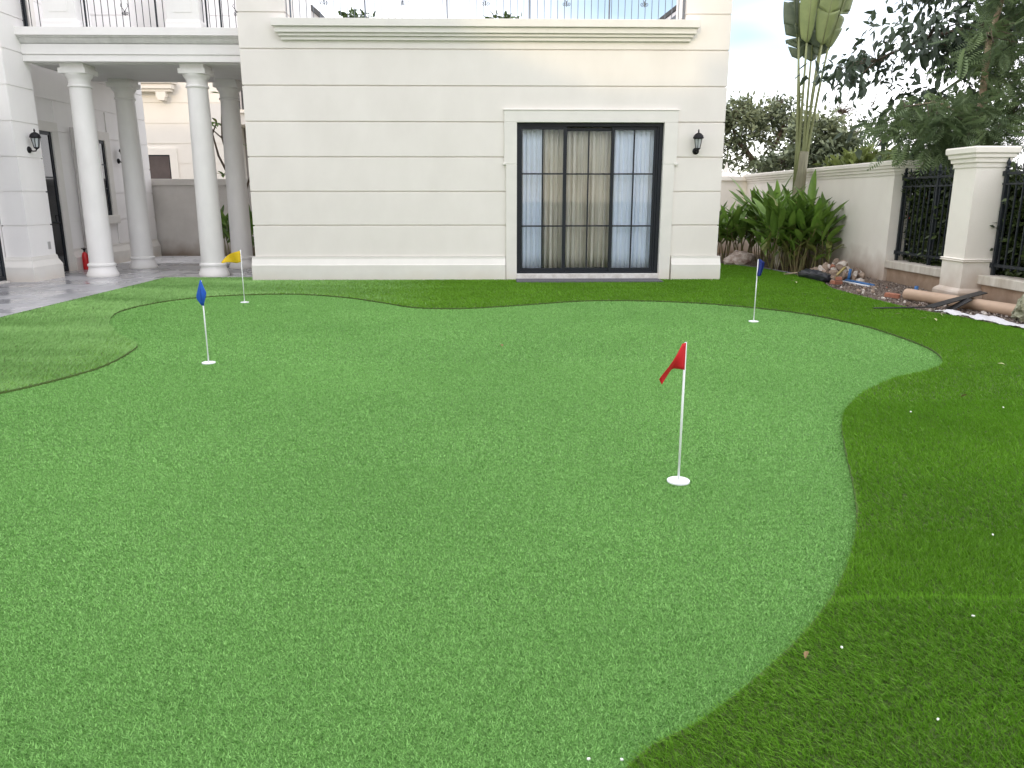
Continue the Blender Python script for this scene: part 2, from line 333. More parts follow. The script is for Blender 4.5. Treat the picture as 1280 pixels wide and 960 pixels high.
# planting and rubble strip along the boundary wall
bed = MB(); nx, ny = 34, 120
gx = np.linspace(4.2, 7.25, nx); gy = np.linspace(5.0, 22.0, ny); X, Y = np.meshgrid(gx, gy)
Z = -0.03 + 0.018 * wob(X, Y, 4.0, 3) + 0.012 * wob(X, Y, 11.0, 4) + 0.05 * np.clip((X - 6.0) / 1.1, 0, 1)
inl = inpoly(np.c_[X.ravel(), Y.ravel()], LAWNP).reshape(X.shape)
Z = np.where(inl, -0.035, Z)
bed.v = [tuple(p) for p in np.c_[X.ravel(), Y.ravel(), Z.ravel()]]
bed.f = [(j * nx + i, j * nx + i + 1, (j + 1) * nx + i + 1, (j + 1) * nx + i) for j in range(ny - 1) for i in range(nx - 1)]
bedo = struct(bed.build('planting_bed', SOIL, smooth='all'))

# ---- terrace of wet grey tiles
ter = MB().box(-9.2, -6.30, 4.0, 18.42, -0.05, -0.004); ter.box(-6.30, -4.40, 14.885, 18.42, -0.05, -0.004)
terrace = struct(ter.build('terrace', JOINT))
tm = MB(); tm.rloft(0, 0, [(0, .298, .298), (0.009, .298, .298), (0.011, .2955, .2955)]); tmesh = mesh_of(tm, 'tile', TILE)
def tiles(x0, x1, y0, y1):
    ny = int(round((y1 - y0) / 0.6)); nx = int(round((x1 - x0) / 0.6)); sx = (x1 - x0) / nx / 0.6; sy = (y1 - y0) / ny / 0.6
    for j in range(ny):
        for i in range(nx):
            inst(tmesh, 'tile', terrace, (x0 + (i + .5) * (x1 - x0) / nx, y0 + (j + .5) * (y1 - y0) / ny, -0.004 + random.uniform(-.001, .001)), (random.uniform(-.001, .001), random.uniform(-.001, .001), 0), (sx, sy, 1))
tiles(-8.90, -6.305, 7.2, 14.885); tiles(-8.90, -4.42, 14.885, 18.4)
edge = MB().box(-6.30, -6.285, 4.0, 14.875, -0.02, 0.03); edge.box(-6.30, -4.43, 14.872, 14.886, -0.02, 0.028)
tag(edge.build('edging_strip', BLACK), 'thin dark metal edging strip between grey terrace tiles and lawn', 'edging')
# ---- back yard: pale slabs with dark joints, behind the portico
yard = struct(box('back_yard', JOINT, None, -9.2, -2.0, 18.42, 20.95, -0.05, -0.012))
pm = MB(); pm.rloft(0, 0, [(0, .40, .15), (.022, .40, .15), (.026, .396, .146)]); pme = mesh_of(pm, 'paving_slab', PALE)
for j in range(6):
    for i in range(7):
        inst(pme, 'paving_slab', yard, (-8.75 + i * 0.86 + (j % 2) * .2, 18.66 + j * 0.40, -0.012), (0, 0, R(7) + random.uniform(-.02, .02)), (1, 1.1, 1))

# ================================================================== TURF
CAMXY = np.array([0, 0])
def visible(p, side=1.6, ynear=0.8):
    return (p[:, 1] > ynear) & (np.abs(p[:, 0] - 0.023 * p[:, 1]) < p[:, 1] * 0.70 + side)
def scatter(x0, x1, y0, y1, dens):
    n = int((x1 - x0) * (y1 - y0) * dens); return np.c_[rng.uniform(x0, x1, n), rng.uniform(y0, y1, n)]
def blades(p, z0, h, w, leanx, leany, tint, yaw=None):
    n = len(p); a = rng.uniform(0, math.pi, n) if yaw is None else yaw
    dx = np.cos(a) * w / 2; dy = np.sin(a) * w / 2
    V = np.empty((n, 3, 3)); V[:, 0, 0] = p[:, 0] - dx; V[:, 0, 1] = p[:, 1] - dy; V[:, 0, 2] = z0
    V[:, 1, 0] = p[:, 0] + dx; V[:, 1, 1] = p[:, 1] + dy; V[:, 1, 2] = z0
    V[:, 2, 0] = p[:, 0] + leanx; V[:, 2, 1] = p[:, 1] + leany; V[:, 2, 2] = z0 + h
    return V.reshape(-1, 3), np.repeat(tint, 3)
def lawn_layer():
    right = ([], []); left = ([], [])
    for (y0, y1, dens, wd, side) in [(0.7, 3.2, 46000, .0032, 2.2), (3.2, 5.5, 24000, .0045, 2.2), (5.5, 9.5, 10000, .0068, 2.2), (9.5, 18.3, 5000, .011, 2.2)]:
        p = scatter(-6.3, 7.1, y0, y1, dens); p = p[visible(p, side)]; p = p[inpoly(p, LAWNP)]
        p = p[~inpoly(p, GP)]; d = dist_poly(p, GP); p = p[d > 0.004 + 0.004 * wob(p[:, 0], p[:, 1], 9, 5)]
        # bare strip of grit in front of the door
        p = p[~((p[:, 0] > 0.40) & (p[:, 0] < 3.05) & (p[:, 1] > 13.84 + .03 * wob(p[:, 0], p[:, 1], 6, 9)))]
        n = len(p); isl = rng.random(n) < np.clip((-0.8 - p[:, 0]) / 3.6, 0, 1)
        band = wob(p[:, 0] * 0.45, p[:, 1] * 1.5, 2.6, 11) + 0.5 * wob(p[:, 0], p[:, 1] * 2.2, 6.0, 12)
        h = rng.uniform(.014, .028, n)
        mag = np.clip(0.75 + 0.34 * band, .15, 1.5)
        lx = h * (-0.80 * mag + rng.normal(0, .45, n)); ly = h * (-0.62 * mag + rng.normal(0, .45, n))
        lx = np.where(isl, h * (0.5 + rng.normal(0, .5, n)), lx); ly = np.where(isl, h * (0.9 * mag + rng.normal(0, .45, n)), ly)
        t = np.clip(rng.beta(2.0, 2.4, n) + 0.15 * band, 0, 1)
        seam = np.abs(p[:, 1] - (2.605 + 0.012 * np.sin(p[:, 0] * 9))) < 0.013 ; seam &= p[:, 0] > 1
        t = np.where(seam, np.clip(t + .55, 0, 1.2), t); lx = np.where(seam, lx * .25, lx); ly = np.where(seam, ly * .2, ly)
        V, T = blades(p, LZ, h, wd * rng.uniform(.7, 1.25, n), lx, ly, t)
        V = V.reshape(-1, 3, 3); T = T.reshape(-1, 3)
        right[0].append(V[~isl]); right[1].append(T[~isl]); left[0].append(V[isl]); left[1].append(T[isl])
    for (vs, ts), m, lab in ((right, LAWN, 'long dark green artificial grass around the putting green'), (left, LAWNL, 'lighter long artificial grass beside the grey terrace')):
        V = np.concatenate(vs).reshape(-1, 3); T = np.concatenate(ts).ravel()
        o = mktri('lawn_grass', V, np.arange(len(V)).reshape(-1, 3), m, None, T); stuff(o, lab); o['category'] = 'grass'
lawn_layer()
def green_layer():
    vs = []; ts = []
    for (y0, y1, dens, wd, hh, side) in [(0.9, 2.6, 52000, .0045, .0085, 1.6), (2.6, 4.2, 34000, .0057, .0085, 1.7), (4.2, 7.0, 20000, .0075, .009, 1.8), (7.0, 12.4, 10000, .0105, .010, 2.0)]:
        p = scatter(-6, 4.6, y0, y1, dens); p = p[visible(p, side)]; p = p[inpoly(p, GP)]; n = len(p)
        h = hh * rng.uniform(.45, 1.3, n); a = rng.uniform(0, 6.283, n); l = h * rng.uniform(.3, 1.3, n)
        row = 0.06 * np.sin(p[:, 1] * 2 * math.pi / 0.055 + .6 * wob(p[:, 0], p[:, 1], 3, 2)) + .07 * wob(p[:, 0], p[:, 1], 2.2, 21)
        t = np.clip(rng.beta(1.8, 1.9, n) + row, 0, 1)
        V, T = blades(p, 0.0035, h, wd * rng.uniform(.6, 1.3, n), l * np.cos(a), l * np.sin(a), t); vs.append(V); ts.append(T)
    V = np.concatenate(vs); o = mktri('green_turf', V, np.arange(len(V)).reshape(-1, 3), GTURF, None, np.concatenate(ts))
    stuff(o, 'short curled light green turf of the putting green'); o['category'] = 'turf'
green_layer()

# ================================================================== CENTRE WING
YF = 14.435; XL, XR = -4.41, 4.16; DX0, DX1 = 0.415, 3.065; DZ0, DZ1 = 0.13, 2.82
wing = thing('villa_wing', 'white plastered villa wing with grooved courses, sliding glass door and roof terrace', 'building', (-0.12, 16.0, 0))
core = MB()
core.box(XL + .02, DX0 - .01, YF + .03, YF + .28, 0, 4.2); core.box(DX1 + .01, XR - .02, YF + .03, YF + .28, 0, 4.2); core.box(DX0 - .01, DX1 + .01, YF + .03, YF + .28, DZ1 + .006, 4.2)
core.box(XL + .02, XL + .27, YF + .28, 22, 0, 4.2); core.box(XR - .27, XR - .02, YF + .28, 21.0, 0, 4.2); core.box(XL + .27, XR - .27, 20.75, 21.0, 0, 4.2)
core.box(XL + .02, XR - .02, YF + .03, 21.0, 4.2, 4.34)
core.build('wall_core', PLASTER, wing)
box('room_floor', ROOMM, wing, XL + .27, XR - .27, YF + .281, 20.75, -0.02, 0.12)
GRV = [0.455, 1.015, 1.618, 2.221, 2.824, 3.427, 4.03, 4.615, 5.22, 5.82]
gp = 0.011
def course(x0, x1, z0, z1, yf=YF, d=.10, m=PLASTER, parent=None): return box('wall_course', m, parent, x0, x1, yf, yf + d, z0, z1, bevel=0.006)
for i in range(6):
    z0, z1 = GRV[i] + gp, GRV[i + 1] - gp
    if i == 0: z0 = GRV[0]
    if i < 4:
        course(XL, DX0 - .02, z0, z1, parent=wing); course(DX1 + .02, XR, z0, z1, parent=wing)
    else: course(XL, XR, z0, z1, parent=wing)
# parapet and corner piers above
PX0, PX1 = -3.585, 3.365
box('parapet', PLASTER, wing, PX0, PX1, YF, YF + .24, 4.03 + gp, 4.492)
for x0, x1 in ((XL, PX0), (PX1, XR)):
    pier = box('roof_pier', PLASTER, wing, x0 + .02, x1 - .02, YF + .02, YF + .80, 4.03, 5.9)
    for k in (6, 7, 8): MB().box(x0, x1, YF, YF + .82, GRV[k] + gp, GRV[k + 1] - gp).build('wall_course', PLASTER, pier)
# cornice in four steps
for z0, z1, p, e in ((4.368, 4.494, .18, .205), (4.275, 4.366, .135, .165), (4.225, 4.273, .095, .125), (4.165, 4.223, .055, .085)):
    box('cornice', TRIM, wing, PX0 - e, PX1 + e, YF - p, YF - .002, z0, z1, bevel=.006)
# skirting
for x0, x1 in ((XL - .055, DX0 - .21), (DX1 + .23, XR + .055)):
    MB().prism([(YF + .05, 0), (YF - .09, 0), (YF - .09, .30), (YF - .075, .315), (YF - .035, .40), (YF - .03, .415), (YF - .03, .452), (YF + .05, .452)], x0, x1).build('skirting', TRIM, wing)
# stone surround of the door, wider above the ears
sur = MB()
for sx, a, b1, b2 in ((-1, DX0, .185, .215), (1, DX1, 3.306, 3.275)):
    sur.box(min(a, b2), max(a, b2), YF - .04, YF + .12, 0.0, 2.10); sur.box(min(a, b1), max(a, b1), YF - .042, YF + .12, 2.10, DZ1)
sur.box(.185, 3.306, YF - .042, YF + .12, DZ1, 3.022)
sur.box(.155, .225, YF - .058, YF - .03, 2.085, 2.125); sur.box(3.265, 3.335, YF - .058, YF - .03, 2.085, 2.125)
sur.box(.175, 3.316, YF - .055, YF + .1, 3.022, 3.04)
sur.build('door_surround', TRIM, wing, bevel=.008)
box('threshold', SILLS, wing, DX0 - .002, DX1 + .002, YF - .05, YF + .281, 0.0, DZ0, bevel=.01)
# sliding door: outer frame, three leaves with glazing bars
door = MB(); ft = .045; y0, y1 = YF + .06, YF + .20
door.box(DX0, DX0 + ft + .02, y0, y1, DZ0, DZ1); door.box(DX1 - ft - .02, DX1, y0, y1, DZ0, DZ1); door.box(DX0 + ft + .02, DX1 - ft - .02, y0, y1, DZ1 - .06, DZ1); door.box(DX0 + ft + .02, DX1 - ft - .02, y0, y1, DZ0, DZ0 + .035)
dob = door.build('door_frame', FRAME, wing)
def leaf(x0, x1, yl, sl, sr, top):
    m = MB(); zb, zt = DZ0 + .036, top; yb = yl + .035
    m.box(x0, x0 + sl, yl, yb, zb, zt); m.box(x1 - sr, x1, yl, yb, zb, zt); m.box(x0 + sl, x1 - sr, yl, yb, zb, zb + .06); m.box(x0 + sl, x1 - sr, yl, yb, zt - .05, zt)
    lo = m.build('sliding_leaf', FRAME, wing)
    xm = (x0 + sl + x1 - sr) / 2
    box('glazing_bar', FRAME, lo, xm - .013, xm + .013, yl + .004, yb - .004, zb + .06, zt - .05)
    for z in (1.0, 1.935): box('glazing_bar', FRAME, lo, x0 + sl, x1 - sr, yl + .006, yb - .006, z - .013, z + .013)
    zz = [zb + .06, 1.0, 1.935, zt - .05]; xx = [x0 + sl, xm, x1 - sr]
    for a in range(2):
        for b in range(3):
            MB().box(xx[a] + .001, xx[a + 1] - .001, yl + .014, yl + .019, zz[b] + .001, zz[b + 1] - .001).build('pane', GLASS, lo)
leaf(.481, 1.325, y0 + .01, .03, .065, DZ1 - .062); leaf(1.275, 2.20, y0 + .095, .05, .06, DZ1 - .062 - .02); leaf(2.145, 2.96, y0 + .05, .05, .045, DZ1 - .066)
box('side_track', FRAME, wing, 2.962, 2.998, y0 + .03, y1 - .002, DZ0 + .036, DZ1 - .062)
# curtains behind the glass
def curtain(x0, x1, y, folds, amp, m, name, label, seed, cat='curtain', group=None):
    n = int((x1 - x0) * 130); r = np.random.default_rng(seed); xs = np.linspace(x0, x1, n)
    ph = np.cumsum(r.uniform(.5, 1.5, n)); ph = ph / ph[-1] * folds * 2 * math.pi
    rows = [0.16, 0.5, 1.2, 2.0, 2.55, 2.78]; V = []; F = []
    for j, z in enumerate(rows):
        k = .8 + .4 * (2.78 - z) / 2.6; a = amp * k * (1 + .25 * np.sin(xs * 7 + j)); yy = y + a * np.sin(ph + .12 * j * np.sin(xs * 5)) + .4 * a * np.sin(2.3 * ph + 1)
        V += [(xx, q, z) for xx, q in zip(xs, yy)]
    for j in range(len(rows) - 1):
        for i in range(n - 1): F.append((j * n + i, j * n + i + 1, (j + 1) * n + i + 1, (j + 1) * n + i))
    o = mk(name, V, F, m, None, 'all'); o.modifiers.new('solid', 'SOLIDIFY').thickness = .003
    return tag(o, label, cat, group)
curtain(.49, .885, YF + .27, 5, .022, SHEER, 'sheer_curtain', 'narrow sheer curtain tinted with the blue of reflected sky at the door edge away from the wall lamp', 1)
curtain(.87, 2.20, YF + .35, 12, .055, DRAPE, 'drape', 'beige pleated drape hanging behind the middle of the sliding door', 2)
curtain(2.16, 3.0, YF + .27, 8, .022, SHEER, 'sheer_curtain', 'wide sheer curtain tinted with the blue of reflected sky behind the door leaf nearest the wall lamp', 3)
o = MB().box(.40, 3.05, 13.85, YF - .052, -0.01, 0.045).build('grit_strip', GGREY); struct(o)

# ---- railings
def scroll(cx, y, z, s, flip=1):      # pair of volutes under a stem
    m = MB()
    for sg in (-1, 1):
        pts = []
        for k in range(22):
            a = k / 21 * 4.4 * math.pi / 1.6; r = s * (.40 - .016 * k)
            pts.append((cx + sg * (s * .46 - r * math.cos(a) * 1.0), y, z + s * .42 - r * math.sin(a)))
        m.tube(pts, .006, 5)
        m.tube([(cx + sg * s * .06, y, z + s * .42), (cx + sg * s * .25, y, z + s * 1.2), (cx + sg * s * .9, y, z + s * 2.0), (cx + sg * s * .7, y, z + s * 2.6)], .006, 5)
    m.tube([(cx, y, z - .01), (cx, y, z + s * 1.0)], .008, 5)
    return m
def railing(x0, x1, y, z, h, step, m, label, posts, scrolls, r=.0065, zs=.26, ss=.085):
    t = thing('balcony_railing', label, 'railing', ((x0 + x1) / 2, y, z))
    box('bottom_rail', m, t, x0, x1, y - .014, y + .014, z + .018, z + .042); box('top_rail', m, t, x0, x1, y - .022, y + .022, z + h - .04, z + h)
    bm = mesh_of(MB().tube([(0, 0, .042), (0, 0, h - .04)], r, 6), 'bar', m); pm = mesh_of(MB().box(-.013, .013, -.013, .013, 0, h - .04), 'post', m)
    n = int((x1 - x0) / step)
    for i in range(n + 1):
        x = x0 + (x1 - x0) * i / n
        inst(bm, 'bar', t, (min(max(x, x0 + .01), x1 - .01), y, z))
    for x in posts: inst(pm, 'post', t, (x + .03, y, z + .0))
    for x in scrolls: scroll(x, y - .012, z + zs, ss).build('scroll', m, t)
railing(PX0, PX1, YF + .10, 4.492, 1.0, .116, IRONG, 'grey iron railing along the roof terrace above the sliding door', (-3.54, -2.25, -.83, .60, 2.0, 3.30), (-2.92, -1.56, -.13, 1.28, 2.64))

# ================================================================== LANTERNS
def lantern(loc, rz, label, group='black wall lanterns'):
    t = thing('wall_lantern', label, 'lamp', loc)
    def put(m, name, mt, par=None, smooth=True):
        me = mesh_of(m, name, mt, smooth)
        if smooth:
            try: me.set_sharp_from_angle(angle=R(35))
            except Exception: pass
        o = bpy.data.objects.new(name, me); COL.objects.link(o); o.parent = par or t; return o
    t.rotation_euler = (0, 0, rz)    # local: wall at y=0, lamp stands towards -y
    m = MB(); m.lathe(0, 0, [(.06, 0), (.06, .012), (.045, .03), (.02, .04)], 20)
    m.v = [(x, -z, y) for x, y, z in m.v]; put(m, 'backplate', BLACK)
    put(MB().tube([(0, -.02, 0), (0, -.07, -.025), (0, -.125, -.02), (0, -.145, .02)], .011, 8), 'arm', BLACK)
    cage = MB(); z0, z1 = .035, .205
    for k in range(6):
        a = math.pi / 3 * k + .26; cage.tube([(.043 * math.cos(a), -.145 + .043 * math.sin(a), z0), (.074 * math.cos(a), -.145 + .074 * math.sin(a), z1)], .006, 5)
    cage.lathe(0, -.145, [(.012, z0 - .03), (.03, z0 - .015), (.048, z0), (.048, z0 + .01)], 12); cage.lathe(0, -.145, [(.078, z1 - .006), (.078, z1 + .006)], 12)
    put(cage, 'cage', BLACK, None, False)
    put(MB().lathe(0, -.145, [(.038, z0 + .01), (.068, z1 - .006)], 6), 'glass', FROST, None, False)
    put(MB().lathe(0, -.145, [(.098, z1 + .006), (.096, z1 + .018), (.082, z1 + .055), (.055, z1 + .085), (.024, z1 + .10), (.012, z1 + .108), (.012, z1 + .12), (.017, z1 + .13), (.004, z1 + .165)], 16), 'cap', BLACK)
lantern((3.655, YF - .001, 2.33), 0, 'black lantern on the wall between sliding door and wing corner')

# ================================================================== LEFT WING
XW = -8.93
lw = thing('villa_side_wing', 'white grooved villa wall with dark doors and corner pier beside the terrace', 'building', (-10, 15, 0))
c = MB(); c.box(-11, XW - .02, 6, 15.25, 0, 6.4); c.box(-11, XW - .02, 15.25, 20.9, 0, 6.4)
c.build('wall_core', PLASTER2, lw)
# openings laid out along Y on plane XW: (y0,y1,z0,z1)
OPEN = [(12.2, 14.31, .02, 2.80), (15.45, 16.42, .02, 2.80), (17.75, 18.58, 1.12, 2.78), (15.6, 16.15, 4.47, 6.2)]
def ywall(y0, y1, z0, z1): box('wall_course', PLASTER2, lw, XW - .02, XW, y0, y1, z0, z1)
def fill(z0, z1):
    cuts = [(a - .22, b + .22) for a, b, c0, c1 in OPEN if c0 - .15 < z1 - .02 and c1 + .18 > z0 + .02]
    y = 6.0
    for a, b in sorted(cuts):
        if a > y: ywall(y, a, z0, z1)
        y = max(y, b)
    if y < 20.9: ywall(y, 20.9, z0, z1)
for i in range(9): fill(GRV[i] + gp, GRV[i + 1] - gp)
for a, b in ((6, 11.98), (16.645, 20.9)):
    MB().prism([(XW - .02, 0), (XW + .07, 0), (XW + .07, .28), (XW + .02, .40), (XW + .02, .452), (XW - .02, .452)], a, b, 'y').build('skirting', TRIM, lw)
for k, (a, b, z0, z1) in enumerate(OPEN):
    s = MB(); zb = 0 if z0 < .1 else z0 - .14
    s.box(XW - .02, XW + .045, a - .22, a, zb, z1); 
    if k: s.box(XW - .02, XW + .045, b, b + .22, zb, z1)
    s.box(XW - .02, XW + .045, a - .22, b + (.22 if k else .08), z1, z1 + .19)
    if z0 > .1: s.box(XW - .02, XW + .08, a - .24, b + .24, zb - .05, z0)
    s.build('window_surround' if k == 2 else 'door_surround', TRIM, lw, bevel=.006)
    f = MB(); w_ = .07
    f.box(XW - .018, XW + .012, a, a + w_, z0, z1); f.box(XW - .018, XW + .012, b - w_, b, z0, z1); f.box(XW - .018, XW + .012, a + w_, b - w_, z1 - w_, z1); f.box(XW - .018, XW + .012, a + w_, b - w_, z0, z0 + .10)
    if b - a > 1: f.box(XW - .018, XW + .012, (a + b) / 2 - .05, (a + b) / 2 + .05, z0 + .1, z1 - w_)
    fo = f.build('window_frame' if k == 2 else 'door_frame', FRAME, lw)
    box('pane', DGLASS, fo, XW - .016, XW - .004, a + w_, b - w_, z0 + .1, z1 - w_)
    if z1 < 3:
        for zz in (z0 + (z1 - z0) * .36, z0 + (z1 - z0) * .68): box('glazing_bar', FRAME, fo, XW - .003, XW + .008, a + w_, b - w_, zz - .013, zz + .013)
    if k == 1: MB().tube([(XW + .012, b - .10, 1.0), (XW + .05, b - .10, 1.0), (XW + .05, b - .10, 1.16), (XW + .012, b - .10, 1.16)], .009, 6).build('handle', BLACK, fo)
box('door_step', SILLS, lw, XW - .01, XW + .12, 11.9, 14.22, 0.008, .045)
# corner pier
pier = MB().box(-8.91, -8.49, 14.43, 15.19, 0, 6.4).build('corner_pier', PLASTER2, lw)
for i in range(9): MB().box(-8.93, -8.47, 14.41, 15.21, (GRV[i] + gp) if i else .452, GRV[i + 1] - gp).build('wall_course', PLASTER2, pier)
MB().rloft(-8.70, 14.81, [(0, .29, .50), (.27, .29, .50), (.29, .283, .49), (.38, .25, .43), (.40, .25, .43), (.45, .243, .415)]).build('skirting', TRIM, pier)
box('socket_plate', mat('socket_grey', (.42, .41, .40), .5), pier, -8.47, -8.462, 14.98, 15.07, .56, .70)
MB().tube([(-8.87, 17.15, .02), (-8.87, 17.15, 2.95)], .045, 10).build('downpipe', mat('pipe_grey', (.52, .50, .48), .6, var=.1), lw, 'all')
lantern((-8.47, 14.80, 2.36), R(90), 'black lantern on the white corner pier beside the terrace')
lantern((XW, 19.20, 2.36), R(90), 'black lantern on the wall beyond the portico window')
# upper storey behind the balcony
up = thing('upper_storey', 'white upper storey wall behind the portico balcony', 'building', (-6.7, 18.5, 4.34))
c = MB().box(-8.9, -7.62, 17.62, 20.5, 4.34, 7.0); c.box(-6.3, -4.45, 17.62, 20.5, 4.34, 7.0); c.build('wall_core', PLASTER2, up)
for x0, x1 in ((-8.9, -7.60), (-6.32, -4.45)):
    for z0, z1 in ((4.36, 4.604), (4.626, 5.209), (5.231, 5.81), (5.83, 6.4)): box('wall_course', PLASTER2, up, x0, x1, 17.60, 17.66, z0, z1)
box('door_frame', FRAME, up, -8.85, -8.45, 17.56, 17.60, 4.36, 6.4)
box('pane', DGLASS, up, -8.80, -8.50, 17.553, 17.559, 4.46, 6.3)

# ================================================================== PORTICO
PO = thing('portico', 'white portico with round columns carrying a balcony over the terrace', 'portico', (-6.6, 16.3, 0))
XA, XB, YA, YB = -7.72, -5.545, 15.42, 17.22
ent = MB(); x0, x1 = -8.47, XL - .001
def band(yf, yb, z0, z1, n, m=PLASTER2): return box(n, m, PO, x0, x1, yf, yb, z0, z1)
band(15.02, 17.60, 3.905, 4.015, 'architrave'); band(15.00, 17.62, 4.022, 4.195, 'frieze'); band(15.03, 17.60, 4.015, 4.022, 'groove_fillet', CORNICE)
MB().prism([(15.06, 4.195), (14.985, 4.205), (14.95, 4.25), (14.935, 4.285), (14.90, 4.295), (14.90, 4.32), (15.06, 4.32)], x0, x1).build('bed_moulding', CORNICE, PO)
band(14.865, 17.62, 4.32, 4.452, 'corona')
box('soffit', SOFFIT, PO, x0 + .02, x1 - .02, 15.25, 17.4, 3.893, 3.904)
def column(cx, cy):
    col = thing('column', None, None, (cx, cy, 0)); del col['label']; del col['category']; col.parent = PO; col.location = (cx - ORG[PO.name][0], cy - ORG[PO.name][1], 0)
    ent_ = []
    for k in range(15):
        t = k / 14; ent_.append((.222 - .037 * t ** 1.5, .27 + (3.50 - .27) * t))
    MB().lathe(cx, cy, ent_, 40).build('shaft', STONE, col, True)
    MB().lathe(cx, cy, [(.285, .006), (.292, .03), (.288, .06), (.262, .11), (.245, .16), (.238, .195), (.238, .205), (.254, .212), (.258, .232), (.254, .252), (.238, .262), (.224, .27)], 40).build('base', STONE, col, True)
    MB().lathe(cx, cy, [(.185, 3.50), (.205, 3.505), (.212, 3.52), (.205, 3.538), (.190, 3.545), (.190, 3.63), (.20, 3.655), (.228, 3.69), (.24, 3.715), (.24, 3.735)], 40).build('capital', STONE, col, True)
    MB().rloft(cx, cy, [(3.736, .245, .245), (3.825, .245, .245)]).build('abacus', STONE, col)
    MB().rloft(cx, cy, [(3.826, .215, .215), (3.904, .215, .215)]).build('abacus_block', STONE, col)
for cx, cy in ((XA, YA), (XB, YA), (XA, YB), (XB, YB)): column(cx, cy)
for cx in (XA + .02, XB + .02):
    MB().rloft(cx, 15.24, [(4.453, .31, .30), (4.555, .31, .30), (4.585, .30, .29), (4.60, .285, .275), (5.5, .285, .275), (5.52, .32, .31), (5.6, .32, .31)]).build('pedestal', PLASTER2, PO)
    MB().box(cx - .16, cx + .16, 14.955, 14.97, 4.72, 5.4).build('pedestal_panel', PLASTER2, PO)
def brail(xa, xb, lab, posts, scr): railing(xa, xb, 15.16, 4.456, 1.0, .117, IRON, lab, posts, scr, zs=.25, ss=.075)
brail(-8.46, -8.00, 'short black iron railing between corner pier and first balcony pedestal', (-8.42,), ())
brail(-7.40, -5.82, 'black iron railing between the two pedestals of the portico balcony', (-7.36, -6.1), (-6.62,))
brail(-5.24, -4.42, 'black iron railing between balcony pedestal and the villa wing', (-5.2, -4.95), (-4.62,))

# ================================================================== FIRE EXTINGUISHER
fe = thing('fire_extinguisher', 'small red fire extinguisher standing behind a portico column', 'extinguisher', (-8.78, 16.86, .008))
MB().lathe(-8.78, 16.86, [(.055, .008), (.06, .02), (.06, .30), (.045, .36), (.02, .385)], 16).build('cylinder', mat('red_enamel', (.55, .012, .015), .3), fe, True)
MB().lathe(-8.78, 16.86, [(.018, .385), (.018, .42), (.03, .425), (.03, .445)], 10).box(-8.84, -8.73, 16.85, 16.87, .445, .46).build('valve', BLACK, fe)

# ================================================================== BACK WALL, NEIGHBOUR HOUSE
bw = thing('back_garden_wall', 'stained beige garden wall with coping behind the portico', 'wall', (-7, 21.1, 0))
box('wall_face', BACKW, bw, -12, -1.5, 21.0, 21.2, -.04, 1.83); box('coping', BACKW, bw, -12, -1.5, 20.94, 21.26, 1.83, 1.995, bevel=.01)
nh = thing('neighbour_house', 'cream neighbouring house with grooved wall and small brown window behind the garden wall', 'house', (-12, 29, 0))
YN = 26.0; box('wall_core', CREAM, nh, -18, -8.62, YN + .02, 34, 0, 9.0)
zc = 0.1
while zc < 8.9:
    if 2.0 < zc + .3 < 3.2:
        box('wall_course', CREAM, nh, -18, -12.6, YN, YN + .04, zc + .012, min(zc + .62, 9) - .012); box('wall_course', CREAM, nh, -10.2, -8.60, YN, YN + .04, zc + .012, zc + .62 - .012)
    else: box('wall_course', CREAM, nh, -18, -8.60, YN, YN + .04, zc + .012, zc + .62 - .012)
    zc += .62
s = MB().box(-12.6, -12.35, YN - .04, YN + .03, 1.6, 2.86); s.box(-10.42, -10.18, YN - .04, YN + .03, 1.6, 2.86); s.box(-12.6, -10.18, YN - .04, YN + .03, 2.86, 3.06); s.build('window_surround', CREAM, nh)
wf = box('window', FRAME, nh, -12.35, -10.42, YN - .01, YN + .019, 1.6, 2.86); box('pane', BROWNP, wf, -12.28, -10.46, YN - .016, YN - .011, 1.65, 2.82)
for k, (e, z0, z1) in enumerate(((.30, 4.83, 4.98), (.24, 4.75, 4.83), (.36, 4.98, 5.08))): box('cornice', CREAM, nh, -18, -10.35 + e, YN - e, YN - .001, z0, z1, bevel=.02)
MB().rloft(-10.43, YN - .12, [(4.50, .09, .12), (4.58, .12, .12), (4.60, .15, .12), (4.75, .15, .12)]).build('bracket', CREAM, nh)
# its side balcony seen past the last column
nb = MB().box(-8.60, -6.6, YN + .6, YN + 2, 3.85, 4.2); nb.box(-8.60, -6.6, YN + .5, YN + 2, 4.2, 4.3); nb.build('balcony_slab', CREAM, nh)
for k in range(18): MB().box(-8.50 + k * .11, -8.47 + k * .11, YN + .62, YN + .65, 4.3, 5.3).build('balcony_bar', IRON, nh)
box('balcony_back', mat('grey_wall', (.38, .35, .33), .8, var=.1), nh, -8.60, -5.5, YN + 2, YN + 2.2, 0, 6.0)
